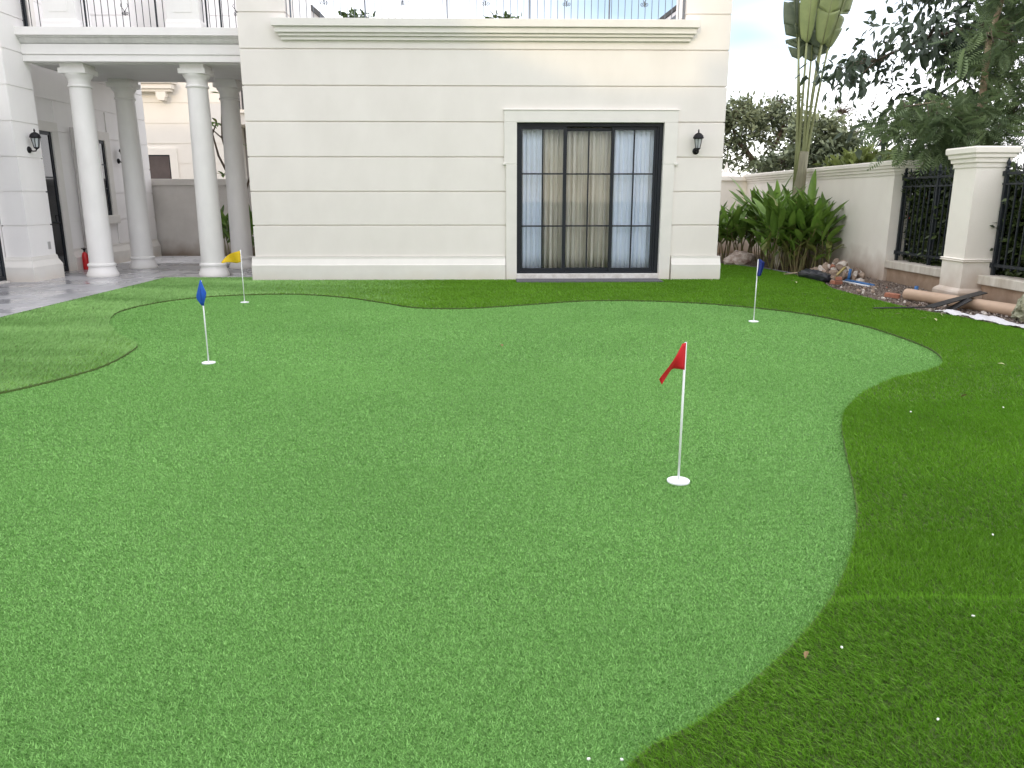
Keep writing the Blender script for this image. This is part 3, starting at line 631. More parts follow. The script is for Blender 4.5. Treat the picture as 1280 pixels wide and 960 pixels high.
# gables beyond the roof terrace
def gable_house(name, label, xr, ye, ztop_e, slope, length, side, wallm, seed):
    t = thing(name, label, 'house', (xr + side * length / 2, ye + 3, 0))
    # eave end at xr, roof rises away from it in direction side
    L_ = length; zr = ztop_e + slope * L_ / 2
    xm = xr + side * L_ / 2; xe = xr + side * L_
    m = MB(); xs = sorted((xr + side * .25, xe - side * .25))
    m.prism([(xs[0], 0), (xs[1], 0), (xs[1], ztop_e), (xm, zr - .12), (xs[0], ztop_e)], ye, ye + 7, 'y'); m.build('wall', wallm, t)
    for a, b in ((xr, xm), (xe, xm)):
        r = MB(); r.prism([(a, ztop_e - .02), (b, zr), (b, zr + .2), (a, ztop_e + .17)], ye - .5, ye + 7.5, 'y'); ro = r.build('roof', mat('slate_roof', (.075, .078, .085), .6, var=.3, scale=4), t)
        q = MB(); q.prism([(a + (b - a) * .04, ztop_e - .30), (b, zr - .30), (b, zr - .02), (a, ztop_e - .04)], ye - .35, ye - .002, 'y'); q.build('barge_board', wallm, t)
    return t
gable_house('neighbour_house', 'pale gabled house with dark roof edge seen through the roof railing', -6.1, 30, 7.72, .82, 8, -1, mat('pale_grey_paint', (.66, .67, .72), .8, var=.05), 1)
stc = thing('stair_cover', 'grey sloping stair cover on the roof terrace behind the railing end', 'roof', (3.8, 17.5, 4.34))
MB().prism([(3.50, 4.345), (4.10, 4.345), (4.10, 5.50), (3.50, 5.05)], 17.0, 18.6, 'y').build('wall', mat('blue_grey_paint', (.30, .33, .37), .8, var=.1), stc)
MB().prism([(3.40, 4.99), (4.12, 5.53), (4.12, 5.62), (3.40, 5.08)], 16.9, 18.7, 'y').build('roof', mat('slate_roof', (.075, .078, .085), .6, var=.3, scale=4), stc)
MB().prism([(3.44, 4.93), (4.11, 5.43), (4.11, 5.50), (3.44, 5.00)], 16.93, 16.995, 'y').build('barge_board', mat('pale_grey_paint', (.66, .67, .72)), stc)

# ================================================================== RIGHT BOUNDARY WALL
XB_ = 7.10
wl = thing('boundary_wall', 'long cream boundary wall with moulded coping behind the ginger plants', 'wall', (7.25, 18, 0))
def capped(parent, cx, cy, hx, hy, z0, z1, ztop, m, names):
    MB().rloft(cx, cy, [(z0, hx, hy), (z1, hx, hy)]).build(names[0], m, parent)
    d = (ztop - z1) / 4; st = [(z1 + .001, hx + .015, hy + .015), (z1 + d * .8, hx + .02, hy + .02), (z1 + d, hx + .045, hy + .045), (z1 + d * 1.7, hx + .05, hy + .05), (z1 + d * 1.9, hx + .075, hy + .075),
         (z1 + d * 2.5, hx + .08, hy + .08), (z1 + d * 2.8, hx + .105, hy + .105), (ztop - .02, hx + .11, hy + .11), (ztop, hx + .10, hy + .10)]
    MB().rloft(cx, cy, st).build(names[1], m, parent)
capped(wl, XB_ + .16, 18.02, .16, 4.08, -.04, 1.90, 2.15, WALLG, ('wall_face', 'coping'))
wb = thing('boundary_wall', 'plain rear boundary wall with thin coping behind the villa corner', 'wall', (5.0, 22.2, 0))
box('wall_face', WALLG, wb, 2, 7.1, 22.1, 22.35, -.04, 1.98); box('coping', WALLG, wb, 2, 7.1, 22.03, 22.42, 1.98, 2.10, bevel=.01)
fin = MB().lathe(6.75, 23.0, [(.30, 1.95), (.30, 2.12), (.22, 2.16), (.12, 2.24), (.05, 2.36), (.015, 2.52)], 4); fin.box(6.45, 7.05, 22.7, 23.3, 0, 1.95)
tag(fin.build('gate_pier', CREAM), 'pale pier with pointed top just behind the rear boundary wall', 'pier')
def post(yc, label):
    t = thing('fence_pier', label, 'pier', (7.07, yc, 0)); cx = 7.07
    capped(t, cx, yc, .215, .265, .635, 1.93, 2.215, WALLG, ('shaft', 'cap'))
    MB().rloft(cx, yc, [(.590, .235, .285), (.603, .25, .30), (.617, .235, .285), (.629, .25, .30), (.641, .23, .28)]).build('string_course', WALLG, t)
    MB().rloft(cx, yc, [(.205, .222, .272), (.589, .222, .272)]).build('pedestal', WALLG, t)
    MB().rloft(cx, yc, [(-.05, .29, .34), (.145, .285, .335), (.175, .265, .315), (.207, .225, .275)]).build('base', WALLG, t)
post(11.44, 'cream pier with stepped cap standing between two iron fence panels')
post(8.65, 'cream fence pier at the near end of the iron fence')
def panel(ya, yb, label, labelw):
    lwall = thing('low_wall', labelw, 'wall', (XB_ + .18, (ya + yb) / 2, 0))
    box('wall_face', SILLW, lwall, XB_ + .06, XB_ + .30, ya, yb, -.05, .275); box('sill', SILL, lwall, XB_ - .01, XB_ + .36, ya, yb, .276, .41, bevel=.012)
    t = thing('iron_fence', label, 'fence', (XB_ + .17, (ya + yb) / 2, .41)); x = XB_ + .17
    for z, hh in ((.555, .022), (1.70, .014), (1.845, .018)): box('rail', IRON, t, x - .016, x + .016, ya + .005, yb - .005, z - hh, z + hh)
    n = int(round((yb - ya) / .15)); bm = mesh_of(MB().box(-.010, .010, -.010, .010, .5, 1.70), 'bar', IRON)
    for i in range(1, n): inst(bm, 'bar', t, (x, ya + (yb - ya) * i / n, 0))
    pm = mesh_of(MB().box(-.022, .022, -.022, .022, .41, 1.90).rloft(0, 0, [(1.90, .012, .012), (1.93, .03, .03), (1.95, .012, .012), (1.99, .022, .022), (2.06, .002, .002)]), 'post', IRON)
    for yy in (ya + .06, (ya + yb) / 2, yb - .06): inst(pm, 'post', t, (x, yy, 0))
    rg = MB(); k = 14
    rg.tube([(0, .052 * math.cos(2 * math.pi * i / k), .052 * math.sin(2 * math.pi * i / k)) for i in range(k + 1)], .007, 5); rme = mesh_of(rg, 'ring', IRON)
    cr = MB(); cr.tube([(0, .055 - .055 * math.cos(i / 10 * 4.6) * (1 - i * .04), .055 * math.sin(i / 10 * 4.6) * (1 - i * .04) + .03) for i in range(11)], .007, 5); cme = mesh_of(cr, 'crest_scroll', IRON)
    sp = MB().tube([(0, 0, 0), (0, 0, .07)], .007, 5); sp.rloft(0, 0, [(.06, .004, .004), (.085, .006, .02), (.15, .001, .002)]); sme = mesh_of(sp, 'spear', IRON)
    q = int((yb - ya - .2) / .15)
    for i in range(q):
        yy = ya + .13 + i * .15; inst(rme, 'ring', t, (x, yy, 1.772)); inst(cme, 'crest_scroll', t, (x, yy - .05, 1.86), (0, 0, math.pi if i % 2 else 0)); inst(sme, 'spear', t, (x, yy + .075, 1.863))
    for z in (.555, 1.845):
        box('bracket', IRON, t, x - .03, x + .03, ya - .0, ya + .07, z - .035, z + .035); box('bracket', IRON, t, x - .03, x + .03, yb - .07, yb, z - .035, z + .035)
panel(11.708, 13.94, 'dark iron fence panel between the long wall end and the cream pier', 'stained low wall under the fence panel beside the long wall')
panel(8.93, 11.172, 'dark iron fence panel on the near side of the cream pier', 'stained low wall under the fence panel on the near side of the pier')

# ================================================================== PUTTING FLAGS
def flag(x, y, m, cloth, label, tilt=0):
    t = thing('putting_flag', label, 'flag', (x, y, .007), 'flags on the putting green')
    MB().tube([(x, y, .01), (x, y, .775)], .0062, 10).build('pole', FIBRE, t, 'all')
    MB().lathe(x, y, [(.061, .008), (.061, .0165), (.057, .0185), (.052, .0165), (.051, .013), (.02, .0125), (.018, .02), (.0, .02)], 36).build('cup', FIBRE, t, True)
    V = []; F = []; nu, nv = 10, 8
    for j in range(nv + 1):
        for i in range(nu + 1): V.append(Vector((x, y, 0)) + Vector(cloth(i / nu, j / nv)))
    for j in range(nv):
        for i in range(nu): a = j * (nu + 1) + i; F.append((a, a + 1, a + nu + 2, a + nu + 1))
    o = mk('cloth', V, F, m, t, 'all'); s = o.modifiers.new('solid', 'SOLIDIFY'); s.thickness = .002
def lerp(a, b, t): return tuple(p + (q - p) * t for p, q in zip(a, b))
def c_red(u, v):       # pennant drooping from the pole, its tip hanging to the side
    U = [0, .2, .45, .72, 1]
    tx, tz = np.interp(u, U, [0, -.022, -.052, -.092, -.132]), np.interp(u, U, [.774, .770, .718, .645, .580])
    bx, bz = np.interp(u, U, [0, -.030, -.062, -.088, -.116]), np.interp(u, U, [.630, .636, .636, .588, .552])
    k = math.sin(u * math.pi)
    return (tx + (bx - tx) * v, -.008 * (1 - u) - .030 * k * math.sin(v * 2.2 + u * 3) - .010 * u, tz + (bz - tz) * v)
def c_blue(u, v):      # hangs in a folded diamond, the fold line facing forward
    z = .782 - .235 * v; lw_ = np.interp(v, [0, .3, .7, 1], [-.004, -.028, -.056, -.012]); rw_ = np.interp(v, [0, .25, .52, .8, 1], [.004, .022, .044, .022, .004]); xm = .002 + .012 * v
    x = lw_ + (xm - lw_) * u * 2 if u < .5 else xm + (rw_ - xm) * (u - .5) * 2; f = 1 - abs(2 * u - 1)
    return (x, -.008 - .040 * f * math.sin(math.pi * min(1, v + .08)) ** .7 - .004 * math.sin(u * 14 + v * 3), z)
def c_yel(u, v):
    top = lerp((0, 0, .765), (-.27, -.04, .60), u); bot = lerp((0, 0, .60), (-.255, -.035, .585), u); p = lerp(top, bot, v)
    return (p[0], p[1] - .03 * math.sin(u * 7 + v), p[2] + .045 * math.sin(u * math.pi) * (1 - v) - .01 * math.sin(u * 6))
def c_navy(u, v):
    return (.004 + .075 * u * (1 - .3 * v) + .006 * math.sin(v * 5), -.04 * math.sin(u * 6.0) - .01, .785 - .21 * v - .04 * u * (1 - v))
flag(.99, 3.90, REDC, c_red, 'putting flag with drooping red pennant on white pole')
flag(-2.665, 7.06, BLUEC, c_blue, 'putting flag with bright blue cloth folded round its pole near the terrace side')
flag(-3.68, 11.36, YELC, c_yel, 'putting flag with yellow pennant in front of the portico')
flag(3.22, 9.40, NAVYC, c_navy, 'putting flag with narrow dark blue cloth near the ginger plants')

# ================================================================== PLANTS: generators
def rot_to(d, roll):
    d = d / np.linalg.norm(d, axis=1, keepdims=True); ref = np.where(np.abs(d[:, 2:3]) < .95, np.array([[0, 0, 1.0]]), np.array([[1.0, 0, 0]]))
    u = np.cross(ref, d); u /= np.linalg.norm(u, axis=1, keepdims=True); v = np.cross(d, u)
    c, s = np.cos(roll)[:, None], np.sin(roll)[:, None]; return d, u * c + v * s, -u * s + v * c
def bake(tv, tf, pos, d, roll, sc):       # template: x along leaf, y across, z normal
    D, U, N = rot_to(d, roll); tv = np.asarray(tv); n = len(pos)
    V = pos[:, None, :] + sc[:, None, None] * (tv[None, :, 0:1] * D[:, None, :] + tv[None, :, 1:2] * U[:, None, :] + tv[None, :, 2:3] * N[:, None, :])
    F = (np.asarray(tf)[None] + (np.arange(n) * len(tv))[:, None, None]).reshape(-1, 3)
    return V.reshape(-1, 3), F
LEAF4 = ([(0, 0, 0), (.35, .22, .05), (.72, .15, .03), (1, 0, -.06), (.72, -.15, .03), (.35, -.22, .05)], [(0, 3, 2), (0, 2, 1), (0, 5, 4), (0, 4, 3)])
LEAF2 = ([(0, 0, 0), (.45, .22, .05), (1, 0, 0), (.45, -.22, .05)], [(0, 2, 1), (0, 3, 2)])
def frond_t(n=11):
    V = []; F = []
    for k in range(n):
        x = .12 + .86 * k / (n - 1); L = .30 * math.sin(math.pi * (.15 + .8 * k / (n - 1)))
        for s in (-1, 1):
            b = len(V); dr = -.35 * x * x * .4
            V += [(x, 0, dr), (x + .10, s * L * .6 + s * .0, dr + .01), (x + .09, s * L, dr - .05), (x + .03, s * L * .55, dr - .01)]; F += [(b, b + 1, b + 2), (b, b + 2, b + 3)]
    b = len(V); V += [(0, -.006, 0), (0, .006, 0), (1, 0, -.14)]; F += [(b, b + 1, b + 2)]
    return V, F
FROND = frond_t()
def clusters(ell, n, r, shell=.55, gap=None):
    out = []
    for (c, rad, wgt) in ell:
        k = int(n * wgt); q = r.normal(size=(k * 3, 3)); q /= np.linalg.norm(q, axis=1, keepdims=True); q *= (shell + (1 - shell) * r.random((k * 3, 1)) ** .7) * (1 + .18 * r.normal(size=(k * 3, 1)))
        p = np.array(c) + q * np.array(rad)
        if gap is not None:
            nz = np.sin(p[:, 0] * gap + 1.3) * np.sin(p[:, 1] * gap * .9 + .4) * np.sin(p[:, 2] * gap * 1.1) + .6 * np.sin(p[:, 0] * gap * 2.1 + p[:, 2] * gap * 1.7); p = p[nz > -.35]
        p = p[:k]; out.append(np.c_[p, np.tile(np.array(c), (len(p), 1))])
    return np.concatenate(out)
def foliage(cl, per, spread, ln, droop, tmpl, r, outw=.6, lv=.3):
    n = len(cl) * per; c = np.repeat(cl, per, axis=0); base = c[:, :3]; o = base - c[:, 3:]; o /= np.linalg.norm(o, axis=1, keepdims=True) + 1e-6
    pos = base + r.normal(0, spread, (n, 3)); d = o * outw + r.normal(0, .6, (n, 3)) + np.array([0, 0, -droop])
    V, F = bake(tmpl[0], tmpl[1], pos, d, r.uniform(-1.2, 1.2, n), ln * (1 + lv * r.normal(size=n)).clip(.4, 1.7))
    ct = np.repeat(r.random(len(cl)), per) * .45 + r.random(n) * .55
    return V, F, np.repeat(ct, len(tmpl[0]))
def tree(name, label, base, limbs, ell, n, per, spread, ln, droop, tmpl, leafm, barkm, seed, group=None, twigs=60, shell=.5, gap=None, tr=.012, cat='tree', big=0, outw=.6):
    r = np.random.default_rng(seed); t = thing(name, label, cat, base, group)
    m = MB()
    for pts, r0, r1 in limbs: m.tube(pts, r0, 7, r1)
    cl = clusters(ell, n, r, shell, gap)
    nodes = np.array([p for pts, _, _ in limbs for p in pts[1:]])
    tw = MB()
    for i in r.choice(len(cl), min(twigs, len(cl)), replace=False):
        p = cl[i, :3]; k = np.argmin(((nodes - p) ** 2).sum(1)); q = nodes[k]; mid = (p + q) / 2 + r.normal(0, .08, 3) + np.array([0, 0, .06])
        tw.tube([q, mid, p], tr, 4, tr * .35)
    tk = m.build('trunk', barkm, t, 'all')
    if twigs: stuff(tw.build('twigs', BARK, t, 'all'))
    V, F, T = foliage(cl, per, spread, ln, droop, tmpl, r, outw)
    nv = len(tmpl[0]); nf = len(tmpl[1])
    if big:                                     # the nearest leaves as single parts
        cen = V.reshape(-1, nv, 3).mean(1); dd = np.linalg.norm(cen - np.array([0, 0, 1.5]), axis=1); idx = np.argsort(dd)[:big]; keep = np.ones(len(cen), bool); keep[idx] = False
        for i in idx:
            o = mktri('leaf', V.reshape(-1, nv, 3)[i], np.array(tmpl[1]), leafm, t, T.reshape(-1, nv)[i])
        V = V.reshape(-1, nv, 3)[keep].reshape(-1, 3); T = T.reshape(-1, nv)[keep].ravel(); F = F[:keep.sum() * nf]
    stuff(mktri('crown', V, F, leafm, t, T)); return t

# dark broad-leaved tree reaching in over the fence from the right
tree('broadleaf_tree', 'dark broad-leaved tree with hanging leaves reaching over the boundary wall', (11.98, 15.37, 0),
     [([(11.978, 15.368, -0.1), (11.865, 15.368, 2.065), (11.526, 15.368, 3.873), (11.187, 15.481, 5.455), (10.848, 15.368, 7.263)], 0.192, 0.068), ([(11.526, 15.368, 3.647), (10.396, 15.255, 4.438), (9.266, 15.255, 4.664), (8.136, 15.255, 4.438), (7.119, 15.142, 3.986)], 0.079, 0.014), ([(11.187, 15.481, 5.003), (9.944, 15.142, 5.681), (8.588, 15.368, 5.681), (7.458, 15.255, 5.342)], 0.068, 0.014), ([(9.944, 15.255, 4.551), (8.927, 15.255, 3.76), (8.136, 15.255, 3.195), (7.458, 15.255, 2.912)], 0.04, 0.011), ([(10.961, 15.368, 6.133), (9.944, 15.481, 6.811), (8.588, 15.368, 6.924)], 0.056, 0.014)],
     [((8.305, 15.368, 4.268), (1.469, 1.017, 0.565), 0.3), ((9.718, 15.481, 4.551), (1.13, 1.13, 0.734), 0.24), ((7.627, 15.255, 2.912), (0.847, 0.565, 0.249), 0.06), ((6.78, 15.255, 3.76), (0.847, 0.565, 0.226), 0.06), ((8.701, 15.368, 5.455), (1.695, 1.13, 0.475), 0.24), ((10.848, 15.594, 5.907), (1.356, 1.356, 0.904), 0.16), ((8.588, 15.255, 3.308), (1.017, 0.678, 0.316), 0.09)],
     340, 9, .15, .185, .75, LEAF4, DARKLEAF, BARK, 5, twigs=200, shell=.15, gap=2.3, tr=.009, big=160)
# feathery tree behind the pier
tree('feathery_tree', 'feathery light green tree with pale trunk rising behind the cream pier', (8.3, 13.45, 0),
     [([(8.3, 13.446, -0.1), (8.258, 13.446, 1.915), (8.184, 13.446, 2.911), (8.217, 13.529, 4.073), (8.466, 13.529, 5.235)], 0.091, 0.033), ([(8.242, 13.446, 2.205), (8.383, 13.446, 2.579), (8.715, 13.446, 2.828)], 0.037, 0.017), ([(8.184, 13.446, 2.745), (7.47, 13.529, 3.077), (6.889, 13.446, 2.994)], 0.033, 0.01), ([(8.167, 13.446, 2.994), (8.964, 13.529, 3.575)], 0.033, 0.012)],
     [((7.636, 13.446, 2.704), (0.996, 0.664, 0.29), 0.26), ((8.715, 13.446, 2.994), (0.664, 0.664, 0.373), 0.2), ((8.549, 13.446, 3.907), (0.747, 0.747, 0.581), 0.22), ((7.387, 13.529, 2.745), (0.581, 0.415, 0.207), 0.1), ((9.047, 13.446, 2.496), (0.498, 0.415, 0.249), 0.08), ((8.798, 13.446, 4.903), (0.913, 0.747, 0.664), 0.22)],
     480, 3, .15, .34, .25, FROND, PINN, BARKP, 6, twigs=110, shell=.1, tr=.012, outw=.9)
# grey-green trees beyond the wall
tree('olive_tree', 'grey-green bushy tree with crooked trunk beyond the rear wall', (9.3, 28, 0),
     [([(9.7, 28, -.1), (9.6, 28, 1.6), (9.5, 28, 2.6)], .22, .15), ([(9.5, 28, 2.4), (8.9, 28, 3.1), (8.5, 28, 3.5), (8.2, 28, 4.3)], .11, .03), ([(9.5, 28, 2.5), (9.9, 28, 3.3), (10.2, 28, 4.2), (10.0, 28, 4.8)], .10, .03), ([(9.5, 28, 2.5), (10.6, 28, 3.2), (11.2, 28, 3.8)], .09, .03)],
     [((8.6, 28, 4.3), (.95, 1.0, .50), .30), ((9.9, 28, 4.15), (1.0, 1.0, .60), .25), ((9.0, 28, 3.4), (.9, 1.0, .40), .12), ((8.2, 28, 2.7), (.8, 1, .4), .05), ((9.5, 28.3, 2.6), (1.6, 1, .35), .08), ((7.4, 28, 3.9), (1.0, 1, .7), .18)],
     520, 11, .12, .17, .1, LEAF4, OLIVE, BARK, 8, twigs=260, shell=.3, gap=3.2, tr=.014)
tree('olive_tree', 'dense grey-green tree beyond the wall behind the tall palm stems', (11.6, 26.5, 0),
     [([(11.5, 26.5, -.1), (11.4, 26.5, 1.6), (11.2, 26.5, 3.6)], .18, .06), ([(11.4, 26.5, 1.6), (10.6, 26.5, 2.8), (10.3, 26.5, 3.6)], .08, .03)],
     [((10.7, 26.5, 3.55), (1.0, .9, .6), .4), ((11.5, 26.5, 3.2), (.7, .9, .6), .25), ((10.6, 26.5, 2.75), (1.3, .9, .45), .3), ((9.4, 26.4, 2.55), (.7, .7, .35), .1)],
     430, 11, .13, .19, .1, LEAF4, OLIVE, BARK, 9, twigs=160, shell=.25, gap=3.0, tr=.014)
tree('lime_shrub', 'yellow-green spiky shrub beyond the wall near the fence panel', (12.0, 24.0, 0),
     [([(11.4, 24, -.1), (11.4, 24, 1.4), (11.35, 24, 2.9)], .09, .06), ([(11.4, 24, 1.0), (10.6, 24, 2.0)], .05, .02), ([(11.4, 24, 1.0), (12.2, 24, 2.0)], .05, .02)],
     [((11.3, 24, 2.35), (1.3, .6, .42), .6), ((12.4, 24, 2.3), (.8, .6, .45), .4)], 170, 11, .12, .30, -.4, LEAF2, LIME, BARKP, 10, twigs=60, shell=.2, cat='shrub')
tree('leafy_shrub', 'broad-leaved green shrub showing above the iron fence beside the long wall', (9.0, 15.2, 0),
     [([(9.0, 15.2, -.1), (8.9, 15.2, 1.2), (8.8, 15.2, 2.2)], .06, .03), ([(8.95, 15.2, 1.0), (8.3, 15.2, 1.9)], .03, .015)],
     [((8.5, 15.2, 2.3), (.75, .5, .33), .6), ((9.2, 15.3, 2.2), (.7, .5, .4), .4)], 90, 7, .12, .20, .25, LEAF4, PINN, BARK, 12, twigs=30, shell=.1, cat='shrub')
tree('bare_tree', 'sparse thin-twigged tree against the sky beside the tall palm', (11.0, 24.0, 0),
     [([(10.6, 30, -.1), (13.6, 30, 2.2), (13.5, 30, 4.0)], .06, .03), ([(13.5, 30, 3.2), (13.0, 30, 4.6), (12.6, 30, 5.6)], .03, .008), ([(13.5, 30, 3.6), (14.2, 30, 5.0), (14.4, 30, 6.0)], .03, .008), ([(13.5, 30, 2.8), (14.6, 30, 3.8)], .025, .008)],
     [((13.2, 30, 4.6), (1.1, .6, 1.0), .6), ((14.4, 30, 3.6), (1.2, .6, 1.0), .4)], 150, 2, .15, .12, 0, LEAF2, OLIVE, BARK, 13, twigs=150, shell=.1, tr=.013)
# hedges behind the fence panels
def hedge(y0, y1, label, seed):
    r = np.random.default_rng(seed); t = thing('ixora_hedge', label, 'hedge', (7.75, (y0 + y1) / 2, 0))
    n = int(1250 * (y1 - y0)); p = np.c_[r.uniform(7.42, 8.25, n), r.uniform(y0, y1, n), np.abs(r.uniform(.1, 1.86, n))]
    p[:, 0] += .10 * wob(p[:, 1], p[:, 2], 5, seed)
    cl = np.c_[p, p - np.array([.6, 0, -.1])]; cl[:, 3] = p[:, 0] + .6
    V, F, T = foliage(cl, 12, .055, .095, -.1, LEAF2, r, .5)
    stuff(mktri('crown', V, F, HEDGE, t, T))
    s = MB()
    for k in range(int(14 * (y1 - y0))):
        y = r.uniform(y0, y1); x = r.uniform(7.5, 8.1); s.tube([(x, y, -.05), (x + r.normal(0, .05), y + r.normal(0, .08), .8), (x + r.normal(0, .1), y + r.normal(0, .12), 1.7)], .012, 4, .004)
    s.build('stems', BARK, t)
    fm = mat('ixora_flower', (.62, .09, .05), .6, var=.3, scale=30)
    fl = MB(); fl.lathe(0, 0, [(.005, -.02), (.028, 0), (.034, .018), (.02, .034), (.003, .04)], 8); fme = mesh_of(fl, 'flower', fm)
    for k in range(5): inst(fme, 'flower', t, (r.uniform(7.36, 7.46), r.uniform(y0 + .1, y1 - .1), r.uniform(.6, 1.65)), (r.uniform(-1, 1), -1.2, 0), (.55, .55, .55))
hedge(11.5, 14.3, 'dark clipped hedge with red flowers behind the fence panel beside the long wall', 31)
hedge(8.9, 11.5, 'dark clipped hedge behind the fence panel on the near side of the pier', 32)
# tree tops seen over the roof terrace
for (x, zt, wd, lab, sd_) in ((-4.85, 7.92, .50, 'small leafy tree top showing through the roof railing beside the pale gable', 41), (.35, 7.80, .55, 'low green tree top showing through the middle of the roof railing', 42)):
    tree('distant_tree', lab, (x, 30, 0), [([(x, 30, -.1), (x, 30, 4), (x + .05, 30, zt - .4)], .14, .03), ([(x, 30, 5), (x - wd, 30, zt - .9)], .06, .02), ([(x, 30, 5), (x + wd, 30, zt - .8)], .06, .02)],
         [((x, 30, zt - .28), (wd, .5, .26), .5), ((x, 30, zt - 1.4), (wd * 2, 1.2, .8), .5)], 110, 9, .12, .20, .1, LEAF4, mat('distant_leaf', (.07, .12, .035), .55, var=.3, scale=2, tint=((.6, .6, .6), (1.6, 1.5, 1.3)), trans=.2), BARK, sd_, twigs=40, shell=.2)

# ---- ginger plants
def lance(n=7, bend=.35, fold=.25, wmax=.085):
    V = []; F = []
    for i in range(n):
        t = i / (n - 1); w_ = wmax * math.sin(math.pi * min(1, .06 + t * .94)) ** .75 * (1 - .25 * t); z = -bend * t * t
        V += [(t, -w_, z + fold * w_), (t, 0, z), (t, w_, z + fold * w_)]
    for i in range(n - 1):
        a = i * 3; F += [(a, a + 1, a + 4, a + 3), (a + 1, a + 2, a + 5, a + 4)]
    return V, F
LM = []
for k, (bd, fo, wm, mt) in enumerate(((.06, .4, .12, GINGER), (.18, .5, .135, GINGER), (.34, .3, .12, GINGER), (.12, .6, .105, GINGER), (.35, .4, .12, GINGERY))):
    q = MB(); q.v, q.f = lance(8, bd, fo, wm); LM.append(mesh_of(q, 'leaf', mt, True))
def aim(d, roll=0.0):
    d = Vector(d).normalized(); ref = Vector((0, 0, 1)) if abs(d.z) < .97 else Vector((0, 1, 0)); y = ref.cross(d).normalized(); z = d.cross(y)
    return (Matrix((d, y, z)).transposed() @ Matrix.Rotation(roll, 3, 'X')).to_euler()
def ginger(x, y, h, nl, label, r, yellow=False, group='ginger plants along the boundary wall'):
    t = thing('ginger_plant', label, 'plant', (x, y, -.02), group); lean = Vector((r.normal(0, .12) - .05, r.normal(0, .12) - .05, 0))
    s = MB(); nst = 3 if h > 1 else 2; tops = []
    for k in range(nst):
        bx, by = x + r.normal(0, .07), y + r.normal(0, .07); hh = h * r.uniform(.75, 1.0); ox, oy = r.normal(0, .10) + lean.x, r.normal(0, .10) + lean.y
        pts = [(bx, by, -.04), (bx + ox * .4, by + oy * .4, hh * .35), (bx + ox, by + oy, hh * .72)]; s.tube(pts, .013, 5, .007); tops.append((Vector(pts[1]), Vector(pts[2]), hh))
    s.build('stem', CANE, t)
    for k in range(nl):
        a, b, hh = tops[k % nst]; f = (k // nst) / max(1, (nl - 1) // nst); f = .1 + .9 * f; p = a.lerp(b, f); az = r.uniform(0, 6.28); el = r.uniform(.40, 1.1) + .30 * f
        d = (math.cos(az) * math.cos(el), math.sin(az) * math.cos(el), math.sin(el)); L_ = r.uniform(.42, .74) * (h / 1.6) ** .5
        me = LM[4] if (yellow and r.random() < .7) or r.random() < .03 else LM[int(r.integers(0, 4))]
        inst(me, 'leaf', t, tuple(p), aim(d, r.uniform(-.5, .5)), (L_, L_, L_))
gr = np.random.default_rng(77)
spots = []
for k in range(30):
    y = gr.uniform(15.9, 19.4); x = gr.uniform(5.75 + .05 * (y - 16), 7.0 - .02 * (y - 16)); spots.append((x, y))
for x, y in [(5.1, 18.7), (5.35, 18.9), (5.6, 18.6), (5.25, 19.4), (6.85, 15.9), (6.9, 16.3), (6.75, 16.7)]: spots.append((x, y))
for (x, y) in spots:
    hgt = gr.uniform(1.45, 2.0) if x > 5.7 else gr.uniform(1.25, 1.6); ginger(x, y, hgt, 18, 'tall green ginger plant with upright lance leaves in the bed by the wall' if x > 5.7 else 'green ginger plant behind the large pale rock by the villa corner', gr)
for k in range(13):
    ginger(gr.uniform(4.75, 6.9), gr.uniform(19.5, 21.4), gr.uniform(.8, 1.3), 18, 'low dense ginger plant at the back of the bed before the rear wall', gr, False, 'low ginger plants before the rear wall')
for (x, y) in [(6.05, 16.35), (6.25, 15.9), (6.5, 15.75), (5.95, 16.8), (6.7, 15.6), (6.38, 16.2)]:
    ginger(x, y, .8, 10, 'short yellowing ginger plant with pale canes in front of the tall ones', gr, True, 'yellowing ginger plants')

# ---- traveller's palm
pl = thing('travellers_palm', 'tall traveller palm with bundled pale stems and torn paddle leaves', 'palm', (6.78, 17.5, 0))
sh = MB(); sh.tube([(6.72, 17.5, -.05), (6.76, 17.5, 1.0), (6.80, 17.5, 1.9), (6.83, 17.5, 2.5)], .17, 12, .10); sh.build('sheath', SHEATH, pl, 'all')
def paddle(base, d, L_, wd, yaw, m, seed, par, tears):
    r = np.random.default_rng(seed); d = Vector(d).normalized(); side = Vector((math.cos(yaw), math.sin(yaw), 0)); side = (side - d * side.dot(d)).normalized(); nrm = d.cross(side)
    M = MB(); base = Vector(base); n = 26; cuts = set(r.choice(np.arange(3, n - 2), tears, replace=False).tolist())
    for s in (-1, 1):
        off = 0.0; dz = 0.0
        for i in range(n):
            t0, t1 = i / n, (i + 1) / n
            if i in cuts: off = r.uniform(-.10, .12); dz = r.uniform(-.10, .03)
            rows = []
            for t in (t0, t1):
                w_ = wd * min(1, math.sin(math.pi * min(1, .10 + t * .82)) ** .55) ; row = []
                for k in range(4):
                    q = k / 3; row.append(base + d * (t * L_ + q * dz * 1.0 + q * .10) + side * (s * q * w_ * (1 - .1 * abs(off))) + nrm * (.10 * q * q * s * 0 + off * q * q + .16 * q * q * wd * 2 * (1 if s > 0 else .7)))
                rows.append(row)
            vs = rows[0] + rows[1]; M.add(vs, [(k, k + 1, k + 5, k + 4) for k in range(3)])
    o = M.build('blade', m, par, 'all'); bm = bmesh.new(); bm.from_mesh(o.data); bmesh.ops.remove_doubles(bm, verts=bm.verts, dist=.002); bm.to_mesh(o.data); bm.free(); o.modifiers.new('solid', 'SOLIDIFY').thickness = .003
    MB().tube([base, base + d * L_ * .5, base + d * L_ * .97], .016, 6, .005).build('midrib', PETIOLE, par, 'all')
